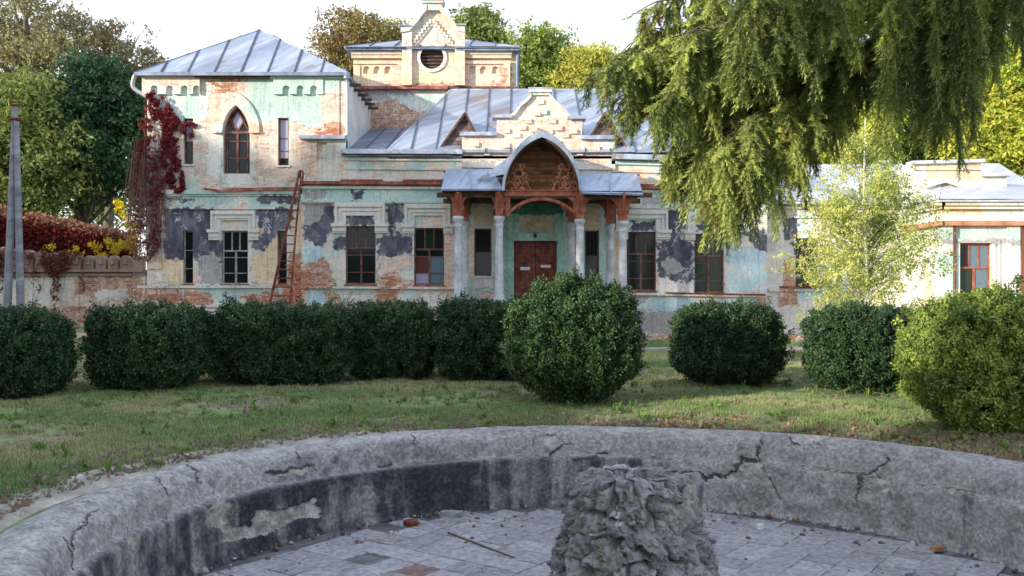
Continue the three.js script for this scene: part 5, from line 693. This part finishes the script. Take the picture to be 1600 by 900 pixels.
// ------------------------------------------------------------------ birch sapling
{
  const o = { x: X(1352, 22), z: -22 }, r = rng(701), t = thing('birch_tree', 'slender pale-leaved young birch with whitish trunk before the right wing', 'tree', o.x, 0, o.z), gs = [taper([V(0, -0.1, 0), V(0.05, 1.6, 0), V(-0.05, 3.4, 0.05), V(0.0, 5.6, 0)], 0.055, 0.012, 14, 8)], pl = [];
  const limb = [];
  for (let i = 0; i < 120; i++) { const y = 0.35 + Math.pow(r(), 1.15) * 4.7, a = r() * 6.3, len = Math.pow(clamp(1 - (y - 0.35) / 5.3, 0, 1), 0.75) * (1.15 + r() * 1.15) * smoothstep(y, -0.6, 1.2), rise = len * (0.25 + r() * 0.6), e = V(Math.cos(a) * len, y + rise, Math.sin(a) * len), m = V(Math.cos(a) * len * 0.5, y + rise * 0.65 + 0.08, Math.sin(a) * len * 0.5); limb.push(taper([V(0, y, 0), m, e], 0.012, 0.003, 6, 4));
    const c = new THREE.QuadraticBezierCurve3(V(0, y, 0), m, e), n = 21 + len * 33; for (let k = 0; k < n; k++) { const p = c.getPoint(0.2 + 0.85 * Math.sqrt(r())); const w = 0.1 + 0.26 * r(); pl.push([p.x + (r() - 0.5) * w * 2, p.y + (r() - 0.65) * 0.5, p.z + (r() - 0.5) * w * 2, 0.6 + r() * 0.6, mixc([0.27, 0.38, 0.1], [0.7, 0.68, 0.22], clamp(r() * 0.75 + (p.x < 0 ? 0.2 : -0.05), 0, 1), 0.75 + r() * 0.5)]); } }
  mesh('trunk', gs, std({ color: lin(0.62, 0.6, 0.56) }), t, uvXY(0.5)); mesh('branches', limb, GREYBARK, t, uvXY(0.5));
  cloud('crown', sprig(5, 0.072, 0.12, 0.6), pl, t);
}

// ------------------------------------------------------------------ spruce whose boughs hang into the picture
{
  const bx = 7.25, bz = -12.4, r = rng(801), t = thing('spruce_tree', 'big old spruce whose drooping boughs hang in from the upper right', 'tree', bx, 0, bz);
  mesh('trunk', taper([V(0, -0.2, 0), V(0.05, 4, 0), V(0, 9, 0), V(0, 16, 0)], 0.3, 0.06, 20, 12), BARK, t, uvXY(1.2));
  const tw = (() => { // a twig bristling with short needles, hanging along -y
    const q = rng(5), a = []; for (let i = 0; i < 46; i++) { const y = -0.2 * (i / 46), an = q() * 6.3, L = 0.02 + q() * 0.014, s = V(Math.cos(an), 0, Math.sin(an)), tip = V(s.x * L, y - L * (0.75 + q() * 0.5), s.z * L), w = V(-s.z, 0, s.x).multiplyScalar(0.0042); a.push(w.x, y, w.z, ...tip.toArray(), -w.x, y, -w.z); }
    for (let k = 0; k < 3; k++) { const an = k * 2.1; a.push(Math.cos(an) * 0.004, 0.01, Math.sin(an) * 0.004, Math.cos(an + 2.1) * 0.004, 0.01, Math.sin(an + 2.1) * 0.004, 0, -0.21, 0); }
    const g = new THREE.BufferGeometry(); g.setAttribute('position', new THREE.Float32BufferAttribute(a, 3)); g.computeVertexNormals(); return g;
  })();
  const limbs = [], strands = [], pl = [], q0 = new THREE.Quaternion(), DN = V(0, -1, 0), dir = new THREE.Vector3(), tint0 = [0.06, 0.11, 0.04], tint1 = [0.56, 0.63, 0.17];
  const hang = (p, len, drift, tone) => { // a pendulous branchlet and its twigs
    len *= 0.9; const e = p.clone().add(V(drift.x + (r() - 0.5) * 0.3, -len, drift.z + (r() - 0.5) * 0.3)), m = p.clone().lerp(e, 0.45).add(V(drift.x * 0.35, len * 0.1, drift.z * 0.35)), c = new THREE.QuadraticBezierCurve3(p, m, e);
    strands.push(taper([p, m, e], 0.006, 0.002, 4, 3)); const n = Math.max(3, len / 0.026 | 0);
    for (let k = 0; k < n; k++) { const f = (k + r()) / n, s = c.getPoint(f); c.getTangent(f, dir); const sp = 0.66 * (1 - f * 0.6); dir.add(V((r() - 0.5) * sp * 2.8, -0.1, (r() - 0.5) * sp * 2.8)).normalize(); pl.push([s, dir.clone(), 0.7 + r() * 0.65, mixc(tint0, r() < 0.03 ? [0.35, 0.2, 0.06] : tint1, clamp(tone * 0.6 + r() * 0.5, 0, 1), 0.75 + r() * 0.5)]); }
  };
  // limbs: from the trunk outward to a tip, with the lengths of what hangs from them near the trunk and near the tip
  const limb = (h0, tip, sag, l0, l1, n, dens = 1, f0 = tip[0] < 3.3 && tip[1] < 4.9 ? 0.66 : 0.12) => {
    h0 += (r() - 0.5) * 0.7; const a = V(0, h0, 0), e = V(tip[0] - bx, tip[1], tip[2] - bz), m = a.clone().lerp(e, 0.5).add(V(0, sag, 0)), c = new THREE.QuadraticBezierCurve3(a, m, e); limbs.push(taper([a, c.getPoint(0.25), c.getPoint(0.5), c.getPoint(0.75), e], 0.07, 0.012, 14, 6));
    for (let i = 0; i < n; i++) {
      const f = f0 + (1 - f0) * (i + r()) / n, s = c.getPoint(f), tone = r(), side = (r() < 0.5 ? -1 : 1), out = V(-(e.z - a.z), 0, e.x - a.x).normalize().multiplyScalar(side * (0.15 + r() * 0.75) * (1.1 - f * 0.75)).add(e.clone().sub(a).setY(0).normalize().multiplyScalar(0.25 + r() * 0.2)); const q = s.clone().add(out).add(V(0, -0.05 - r() * 0.15, 0)); strands.push(taper([s, s.clone().lerp(q, 0.5).add(V(0, 0.05, 0)), q], 0.012, 0.005, 4, 4));
      const k = 3 + (r() * 2.6 | 0); for (let j = 0; j < 7; j++) { const u = (j + r()) / 7, p = s.clone().lerp(q, u); dir.copy(q).sub(s).normalize().add(V((r() - 0.5) * 1.3, -0.35 - r() * 0.4, (r() - 0.5) * 1.3)).normalize(); pl.push([p, dir.clone(), 0.9 + r() * 0.5, mixc(tint0, tint1, clamp(tone * 0.6 + r() * 0.5, 0, 1), 0.8 + r() * 0.5)]); } for (let j = 0; j < k * dens; j++) { const u = (j + 0.6) / k, p = s.clone().lerp(q, u); hang(p, lerp(l0, l1, smoothstep(f, 0.5, 0.85)) * (0.5 + r() * 0.8), out.clone().multiplyScalar(0.15), tone); }
    }
  };
  // [height on the trunk, tip, sag, hanging length at trunk / at tip, side branches]
  limb(6.0, [1.15, 4.15, -10.6], 0.25, 0.4, 0.28, 24); limb(5.8, [1.75, 3.75, -10.1], 0.4, 0.4, 0.5, 27); limb(5.7, [2.15, 3.3, -10.6], 0.75, 0.4, 0.55, 36); limb(6.4, [2.4, 4.5, -9.4], 0.2, 0.5, 0.8, 22);
  limb(5.8, [2.35, 3.2, -10.0], 0.9, 0.35, 0.75, 26); limb(5.9, [1.5, 4.6, -11.2], 0.3, 0.5, 0.45, 20); limb(6.9, [2.2, 5.0, -10.4], 0.2, 0.6, 0.9, 18);
  limb(5.7, [1.95, 3.15, -10.8], 0.95, 0.3, 0.4, 25); limb(5.9, [1.5, 3.9, -10.9], 0.5, 0.3, 0.3, 25); limb(6.3, [1.9, 4.3, -9.9], 0.4, 0.4, 0.6, 22); limb(5.6, [2.4, 2.95, -10.3], 1.0, 0.3, 0.75, 26);
  limb(6.2, [3.9, 4.55, -9.2], 0.1, 0.35, 1.35, 30); limb(6.0, [4.2, 4.3, -9.6], 0.25, 0.35, 1.15, 30); limb(6.5, [4.35, 4.9, -9.0], 0.1, 0.35, 1.3, 26); limb(7.2, [5.2, 5.2, -9.6], 0.1, 0.4, 0.7, 22); limb(7.0, [3.2, 5.1, -10.6], 0.1, 0.5, 0.6, 22);
  limb(7.6, [3.0, 5.25, -10.9], 0.05, 0.85, 0.75, 30, 1, 0.1); limb(6.7, [3.5, 4.95, -10.2], -0.1, 0.5, 0.55, 26, 1, 0.1); limb(7.9, [4.2, 5.3, -9.8], 0, 0.8, 0.9, 24, 1, 0.1); limb(7.3, [1.9, 5.0, -11.0], 0.1, 0.5, 0.35, 20, 1, 0.4);
  for (let i = 0; i < 26; i++) { const h = 7 + i * 0.34, an = i * 2.4, L = (16.5 - h) * 0.36; limb(h, [bx + Math.cos(an) * L, h - 0.6, bz + Math.sin(an) * L], 0.1, 0.5, 0.3, 12, 0.6); }
  mesh('limbs', limbs, BARK, t, uvXY(0.8)); mesh('branchlets', strands, std({ color: lin(0.1, 0.07, 0.045) }), t);
  const m = new THREE.InstancedMesh(tw, std({ color: 0xffffff, roughness: 0.75, side: THREE.DoubleSide }), pl.length); m.name = 'needles'; m.userData.kind = 'stuff'; m.castShadow = m.receiveShadow = true;
  pl.forEach(([s, d, k, c], i) => { obj.position.copy(s); obj.quaternion.setFromUnitVectors(DN, d); obj.scale.set(k * 1.5, k, k * 1.5); obj.updateMatrix(); m.setMatrixAt(i, obj.matrix); m.setColorAt(i, colr.setRGB(...c)); }); t.add(m);
}

// ------------------------------------------------------------------ bits lying on the basin floor
{
  const bit = (name, label, cat, px, py, g, mat, turn) => { const d = (1.7 - FLOOR) * 1500 / (py - 450), t = thing(name, label, cat, (px - 800) / 1500 * d, FLOOR + 0.012, -d); t.rotation.y = turn; mesh('piece', g, mat, t, uvXY(0.4)); };
  const chip = (w, h, l, s) => { const r = rng(s), g = new THREE.BoxGeometry(w, h, l, 6, 3, 6).toNonIndexed(), p = g.attributes.position; for (let i = 0; i < p.count; i++) { const v = V(p.getX(i), p.getY(i), p.getZ(i)), k = 1 + (fbm3(v.x * 14 + s, v.y * 14, v.z * 14, s, 3) - 0.5) * 0.5; p.setXYZ(i, v.x * k, (v.y + h / 2) * k, v.z * k); } g.computeVertexNormals(); return g; };
  bit('brick_fragment', 'broken dark red brick end lying on the basin floor', 'brick', 642, 823, chip(0.13, 0.06, 0.1, 3), M.rust, 0.5);
  bit('mortar_slab', 'flat pale chip of mortar near the far basin wall', 'mortar chip', 704, 808, chip(0.24, 0.05, 0.12, 5), M.concrete, -0.2);
  bit('plaster_lump', 'small light plaster lump right of the rock', 'plaster lump', 1188, 828, chip(0.07, 0.05, 0.06, 8), M.white, 0.9);
  bit('orange_crumb', 'pale orange crumb of tile near the right basin wall', 'tile crumb', 1465, 862, chip(0.11, 0.04, 0.08, 9), M.wood[2], 0.3);
  const d0 = V(-0.66, FLOOR + 0.018, -9.94), d1 = V(0.03, FLOOR + 0.018, -9.0), st = thing('stick', 'thin dark straight stick lying across the tiles left of the rock', 'stick', d0.x, d0.y, d0.z); mesh('stem', rod(V(0, 0, 0), d1.clone().sub(d0), 0.012, 0.007, 6), BARK, st, uvXY(0.4));
}

// ------------------------------------------------------------------ garden wall, ivy wall, creeper
{
  const d = 40, t = thing('brick_wall', 'whitewashed brick garden wall with scalloped coping left of the tower', 'wall', 0, 0, 0), gw = (n, gs) => mesh(n, gs, gardenWall.mat, t, gardenWall.uv);
  const pr = (pts, z0, z1) => prism(P(pts, d), z0, z1), rp = (a, b, c, e, z0, z1) => rectPrism(a, b, c, e, z0, z1, d);
  gw('wall_body', [pr([[-140, 530], [232, 530], [232, 425], [-140, 425]], -40.4, -40)]);
  gw('pier', [rp(209, 400, 228, 530, -40, -39.9), rp(118, 430, 124, 512, -40, -39.95), rp(46, 430, 52, 512, -40, -39.95), rp(-140, 492, 228, 530, -40, -39.93)]);
  gw('coping', [rp(-140, 421, 226, 425, -40.45, -39.84), rp(-140, 427.5, 208, 431, -40, -39.9)]);
  for (let i = 0; i < 18; i++) { const c = 196 - i * 19, up = i > 4 ? (i - 4) * 2.2 : 0, top = 399 - Math.min(up, 14), a = []; for (let k = 0; k <= 8; k++) { const q = k / 8 * Math.PI; a.push([c + 7.6 * Math.cos(q), top + 8 - 8 * Math.sin(q)]); } gw('scallop', [pr([[c - 8.8, 421], [c + 8.8, 421], [c + 7.8, 417], ...a, [c - 7.8, 417]], -40.32, -39.95), rp(c - 3.4, 405 - Math.min(up, 14), c + 3.4, 413, -39.95, -39.88)]); }
  const r = rng(901), fol = [];
  const w2 = thing('ivy_covered_wall', 'long wall smothered in red creeper sloping behind the brick wall', 'wall', 0, 0, 0);
  const top = (px) => lerp(326, 372, clamp((px + 20) / 225, -0.5, 1));
  mesh('wall_body', prism(P([[-160, 520], [206, 520], [206, 380], [0, 336], [-160, 305]], 43), -43.4, -43), M.concrete, w2, uvXY(2));
  const lv = []; for (let i = 0; i < 15000; i++) { const px = -150 + r() * 358, y0 = top(px), y1 = 425, f = Math.pow(r(), 1.15), py = y0 + (y1 - y0) * f + (r() - 0.5) * 4, edge = py < y0 + 7; const c = edge ? mixc([0.36, 0.16, 0.12], [0.26, 0.24, 0.1], r() * 0.4, 0.8 + r() * 0.5) : mixc([0.15, 0.018, 0.018], [0.23, 0.035, 0.028], r(), 0.6 + r() * 0.7); lv.push([X(px, 42.9), Y(py, 42.9) + (edge ? r() * 0.1 : 0), -42.98 + Math.pow(r(), 2) * 0.4 * (fbm(px * 0.05, py * 0.05, 71, 3) + 0.3), 0.7 + r() * 0.7, c]); }
  for (let i = 0; i < 1500; i++) { const px = -150 + r() * 350; lv.push([X(px, 43.2), Y(top(px), 43.2) + (r() - 0.4) * 0.16, -43.3 + r() * 0.4, 0.6 + r() * 0.6, mixc([0.5, 0.3, 0.2], [0.3, 0.12, 0.07], r())]); }
  cloud('creeper_leaves', sprig(5, 0.12, 0.2, 0.75), lv, w2);
  const sp = thing('red_creeper', 'red creeper trailing over the coping of the brick garden wall', 'creeper', X(20, 39.8), 0, -39.8), sl = []; for (let i = 0; i < 1500; i++) { const px = -60 + r() * 190, n = fbm(px * 0.05, 4, 931, 3), drop = 400 + 30 * r() * n * 1.6 + (fbm(px * 0.35, 2, 932, 2) > 0.62 ? r() * 55 : 0); if (n < 0.4 && r() < 0.8) continue; sl.push([X(px, 39.8) - X(20, 39.8), Y(drop - 6, 39.8), -0.05 + r() * 0.14, 0.5 + r() * 0.5, mixc([0.2, 0.05, 0.04], [0.3, 0.14, 0.09], r(), 0.6 + r() * 0.6)]); } cloud('leaves', sprig(5, 0.11, 0.16, 0.75), sl, sp); mesh('stem', [0, 1, 2, 3, 4].map((k) => taper([V(X(-30 + k * 32, 39.8) - X(20, 39.8), 3.1, 0.02), V(X(-26 + k * 32, 39.8) - X(20, 39.8), 2.4, 0.03), V(X(-28 + k * 32, 39.8) - X(20, 39.8), 1.6, 0.03)], 0.015, 0.008, 6, 4)), BARK, sp, uvXY(0.5));
  const yv = thing('yellow_vine', 'bright yellow autumn vine hanging at the corner of tower and wall', 'vine', X(205, 41), 0, -41), yl = [], bx = X(205, 41);
  const spot = (px, py, rx, ry, n, c0, c1) => { for (let i = 0; i < n * 0.75; i++) { const a = r() * 6.3, q = Math.sqrt(r()); yl.push([X(px + Math.cos(a) * q * rx, 41) - bx, Y(py + Math.sin(a) * q * ry, 41), (r() - 0.5) * 0.5, 0.7 + r() * 0.6, mixc(c0, c1, r(), 0.8 + r() * 0.4)]); } };
  const YL = [0.75, 0.6, 0.03], YO = [0.6, 0.36, 0.08];
  for (const [a, b, c, e, n] of [[184, 317, 4, 5, 20], [189, 325, 4, 5, 20], [195, 334, 4, 6, 22], [201, 344, 5, 6, 24], [207, 356, 7, 9, 40], [212, 370, 8, 10, 46], [205, 380, 9, 9, 40]]) spot(a, b, c, e, n, YL, b > 340 ? YO : YL);
  for (const [a, b, c, e, n] of [[148, 386, 6, 6, 30], [160, 398, 5, 5, 26], [172, 380, 6, 6, 26], [179, 388, 8, 8, 46], [190, 381, 6, 7, 34], [201, 383, 5, 6, 26], [80, 388, 5, 4, 12], [120, 390, 10, 6, 16], [216, 400, 6, 14, 30]]) spot(a, b, c, e, n, YL, r() < 0.4 ? YO : [0.5, 0.5, 0.04]);
  cloud('leaves', sprig(4, 0.1, 0.14, 0.8), yl, yv); mesh('stem', taper([V(X(208, 41) - bx, 1.5, 0), V(X(210, 41) - bx, 3.6, 0), V(X(196, 41) - bx, 4.9, 0), V(X(183, 41) - bx, 5.5, 0)], 0.03, 0.01, 12, 5), BARK, yv, uvXY(0.5));
}
{
  const r = rng(911), t = thing('virginia_creeper', 'crimson creeper and dry stems draping the left corner of the tower', 'creeper', X(228), 0, -35), ox = X(228), lv = [], st = [];
  const inP = (P_, x, y) => { let k = false; for (let i = 0, j = P_.length - 1; i < P_.length; j = i++) { const [a, b] = P_[i], [c, e] = P_[j]; if ((b > y) !== (e > y) && x < (c - a) * (y - b) / (e - b) + a) k = !k; } return k; };
  const dense = [[228, 150], [240, 142], [256, 152], [270, 176], [288, 190], [306, 194], [300, 214], [284, 208], [276, 226], [284, 262], [289, 302], [264, 300], [254, 262], [252, 206], [244, 188], [236, 200], [226, 236], [214, 240], [216, 192]], loose = [[214, 186], [236, 180], [252, 210], [256, 300], [254, 380], [236, 408], [206, 406], [198, 350], [206, 272]];
  for (let i = 0; i < 3300;) { const px = 196 + r() * 112, py = 138 + r() * 270; const a = inP(dense, px, py), b = inP(loose, px, py); if (!a && !(b && r() < 0.16)) { i += 0.05; continue; } if (fbm(px * 0.14, py * 0.1, 913, 3) < (a ? 0.46 : 0.48)) { i += 0.1; continue; } i++; const off = px < 228, z = off ? -0.3 - r() * 0.5 + 0.25 : -0.08 + Math.pow(r(), 1.6) * 0.24; const c = px < 232 ? mixc([0.24, 0.025, 0.03], [0.34, 0.11, 0.08], r(), 0.6 + r() * 0.6) : mixc([0.19, 0.018, 0.034], [0.29, 0.05, 0.065], r(), 0.6 + r() * 0.6); lv.push([X(px) - ox, Y(py), z, 0.6 + r() * 0.7, c]); }
  for (let i = 0; i < 80; i++) { const px = 200 + r() * 58, y0 = 200 + r() * 120, y1 = y0 + 50 + r() * 120, sl = (228 - px) * 0.12; const off = px < 228; st.push(taper([V(X(px) - ox, Y(y0), off ? -0.25 + r() * 0.2 : -0.04), V(X(px - sl + (r() - 0.5) * 6) - ox, Y((y0 + y1) / 2), off ? -0.1 + r() * 0.2 : 0.02), V(X(px - sl * 1.5 + (r() - 0.5) * 10) - ox, Y(Math.min(y1, 410)), off ? -0.1 + r() * 0.25 : 0.03)], 0.012, 0.006, 6, 4)); }
  for (let i = 0; i < 1300; i++) { const px = 200 + r() * 56, py = 230 + r() * 175; if (!inP(loose, px, py)) continue; lv.push([X(px) - ox, Y(py), px < 228 ? -0.25 + r() * 0.4 : 0.0 + r() * 0.1, 0.4 + r() * 0.4, mixc([0.26, 0.12, 0.1], [0.2, 0.06, 0.06], r(), 0.8 + r() * 0.4)]); }
  cloud('leaves', sprig(5, 0.085, 0.14, 0.75), lv, t); mesh('dry_stems', st, std({ color: lin(0.24, 0.13, 0.11) }), t);
}
// ------------------------------------------------------------------ ladder and pole
{
  const t = thing('ladder', 'rusty narrowing ladder leaning on the corner beside the tower', 'ladder', X(440), 0, -33.6), o = V(X(440), 0, -33.6);
  const q = (px, py, d) => V(X(px, d), Y(py, d), -d).sub(o), lb = q(417, 495, 33.3), lt = q(468.5, 266, 34.72), rb = q(452, 492, 33.3), rm = q(461.5, 355, 34.15), rt = q(473, 270, 34.72);
  mesh('rail', beam(lb, lt, 0.075, 0.06), M.rust, t, uvXY(0.7)); mesh('rail', [beam(rb, q(463, 350, 34.17), 0.06, 0.05), beam(q(463, 350, 34.17), q(471, 277, 34.7), 0.06, 0.05)], M.rust, t, uvXY(0.7));
  for (let i = 0; i < 15; i++) { const f = 0.08 + i * 0.058; const a = lb.clone().lerp(lt, f), yy = a.y, b = yy < rm.y ? rb.clone().lerp(rm, (yy - rb.y) / (rm.y - rb.y)) : rm.clone().lerp(rt, (yy - rm.y) / (rt.y - rm.y)); mesh('rung', rod(a, b, 0.021, 0.021, 8), M.rust, t, uvXY(0.5)); }
  mesh('hook', tube([q(472, 285, 34.72), q(473.5, 270, 34.72), q(471, 266, 34.75), q(469.5, 272, 34.75), q(470, 280, 34.74)], 0.03, 16, 8), M.rust, t);
}
{
  const d = 30, t = thing('utility_pole', 'grey concrete utility pole with a leaning brace at the left edge', 'utility pole', X(18, d), 0, -d), o = V(X(18, d), 0, -d), q = (px, py) => V(X(px, d), Y(py, d), -d).sub(o);
  const post = (a, b, w0, w1) => { const g = rod(a, b, w0, w1, 4); return g; };
  const mc = std({ map: tint([140, 142, 150], 50, 6, 950), bumpMap: grain, bumpScale: 0.005 });
  mesh('post', post(q(9, 540), q(24, 162), 0.15, 0.1).rotateY(0), mc, t, uvXY(1)); mesh('brace', post(q(35, 540).add(V(0, 0, 0.05)), q(26.5, 190).add(V(0, 0, 0.05)), 0.14, 0.1), mc, t, uvXY(1));
  mesh('band', [cyl(0.17, 0.17, 0.06, q(25, 188).x, q(25, 188).y, 0.02, 12), cyl(0.13, 0.13, 0.05, q(24, 166).x, q(24, 166).y, 0, 12)], M.rust, t);
  mesh('insulator_pin', [rod(q(19, 184), q(33, 192), 0.025, 0.025, 6), rod(q(20, 163), q(29, 163), 0.02, 0.02, 6)], M.rust, t);
}

// ------------------------------------------------------------------ grass, leaves on the ground
{
  const r = rng(1001), blades = (() => { const q = rng(3), a = []; for (let i = 0; i < 9; i++) { const an = q() * 6.3, x = (q() - 0.5) * 0.07, z = (q() - 0.5) * 0.07, h = 0.03 + q() * 0.05, l = q() * 0.045, w = 0.0042; const dx = Math.cos(an), dz = Math.sin(an); a.push(x - dz * w, 0, z + dx * w, x + dz * w, 0, z - dx * w, x + dx * l, h, z + dz * l); } const g = new THREE.BufferGeometry(); g.setAttribute('position', new THREE.Float32BufferAttribute(a, 3)); g.computeVertexNormals(); return g; })();
  const pl = []; let guard = 0; while (pl.length < 130000 && guard++ < 600000) {
    const d = 6.5 + Math.pow(r(), 1.7) * 26, x = (r() * 2 - 1) * (d * 0.6 + 1), z = -d, q = Math.hypot(x - PX, z - PZ); if (q < 4.6 + 0.25 * fbm(x * 3, z * 3, 5, 2)) continue; if (d > 26.1 && d < 27.6) continue; if (d > 30.6) continue;
    const left = smoothstep(PX - x, 1, 4), lim = 4.7 + left * 0.55; if (q < lim && r() < 0.85) continue;
    const a = fbm(x * 0.7, z * 0.7, 1003, 4), b = fbm(x * 2.4, z * 2.4, 1004, 3), bare = smoothstep(z, -19.5, -16.2) ; let keep = clamp((a - 0.34) * 3 + (b - 0.5) * 2.4, 0.05, 1); if (x > 1.5 && d > 12.6 && d < 17) keep *= 0.55; if (r() > keep) continue;
    const dry = clamp((fbm(x * 0.5, z * 0.5, 1006, 3) - 0.42) * 2.5 + r() * 0.35 + (x > 2.4 && q < 5.6 ? 0.5 : 0), 0, 1), far = 1 + Math.max(0, d - 14) * 0.035; pl.push([x, groundH(x, z) - 0.004, z, (0.55 + r() * 0.6 + (b > 0.62 ? 0.25 : 0)) * far, mixc([0.16, 0.26, 0.08], [0.4, 0.36, 0.19], clamp(dry + 0.08, 0, 1), 0.7 + r() * 0.6), 0]);
  }
  const g = cloud('grass', blades, pl, scene, std({ color: 0xffffff, roughness: 0.85, side: THREE.DoubleSide })); tag(g, 'short patchy lawn grass between basin and hedge', 'grass', null, 'stuff');
  const wd = []; for (let i = 0; i < 420; i++) { const d = 9 + Math.pow(r(), 1.4) * 12, x = (r() * 2 - 1) * d * 0.58, q = Math.hypot(x - PX, -d - PZ); if (q < 4.72 || (d > 17.5 && d < 21)) continue; const n = 2 + (r() * 5 | 0); for (let k = 0; k < n; k++) wd.push([x + (r() - 0.5) * 0.16, groundH(x, -d) + 0.02 + r() * 0.03, -d + (r() - 0.5) * 0.16, 0.6 + r() * 0.8, mixc([0.1, 0.22, 0.04], [0.24, 0.34, 0.08], r(), 0.8 + r() * 0.4)]); }
  tag(cloud('weeds', leafGeo(7, 0.07, 0.04, 55, 0.4, 0.9), wd, scene), 'low green weeds dotted through the lawn', 'weeds', null, 'stuff');
  const lv = []; const leaf = (x, z, s, c) => { const q = Math.hypot(x - PX, z - PZ); lv.push([x, (q < 4.7 ? -0.02 : groundH(x, z) + 0.015 + r() * 0.03), z, s, c]); }; const LC = () => mixc(mixc([0.18, 0.1, 0.06], [0.36, 0.2, 0.1], r()), [0.4, 0.34, 0.26], r() * 0.8, 0.7 + r() * 0.5);
  for (let i = 0; i < 650; i++) { const a = -Math.PI * (0.02 + 0.42 * Math.pow(r(), 0.8)), q = 4.5 + Math.pow(r(), 1.6) * 1.1; leaf(PX + q * Math.cos(a), PZ + q * Math.sin(a), 0.7 + r() * 0.8, LC()); }
  for (let i = 0; i < 900; i++) { const a = -Math.PI * (0.42 + 0.6 * r()), q = 4.75 + Math.pow(r(), 1.5) * 0.8; leaf(PX + q * Math.cos(a), PZ + q * Math.sin(a), 0.6 + r() * 0.7, mixc(LC(), [0.3, 0.26, 0.22], 0.5)); }
  for (let i = 0; i < 1100; i++) { const d = 11.5 + r() * 9, x = (r() * 2 - 1) * d * 0.56; if (Math.hypot(x - PX, -d - PZ) < 4.7) continue; leaf(x, -d, 0.6 + r() * 0.7, LC()); }
  for (let i = 0; i < 500; i++) leaf(4.4 + r() * 3, -9.2 - r() * 2.4, 0.7 + r() * 0.8, LC());
  const f = cloud('fallen_leaves', sprig(3, 0.05, 0.05, 0.7), lv.filter((p) => Math.hypot(p[0] - PX, p[2] - PZ) > 4.35), scene); tag(f, 'brown fallen leaves scattered along the rim and under the right bush', 'leaves', null, 'stuff');
  const rub = []; for (let i = 0; i < 2600; i++) { const x = -14 + r() * 30, z = -30.8 - r() * 3.6; rub.push([x, groundH(x, z) + 0.03, z, 0.4 + Math.pow(r(), 4) * 2.6, mixc([0.5, 0.42, 0.34], [0.4, 0.18, 0.11], r() < 0.3 ? 1 : 0, 0.7 + r() * 0.5)]); }
  const rb = cloud('rubble', new THREE.IcosahedronGeometry(0.06, 0).scale(1, 0.6, 0.8), rub, scene, std({ roughness: 1 })); tag(rb, 'brick and plaster crumbs along the foot of the wall', 'rubble', null, 'stuff');
}
renderer.render(scene, camera);
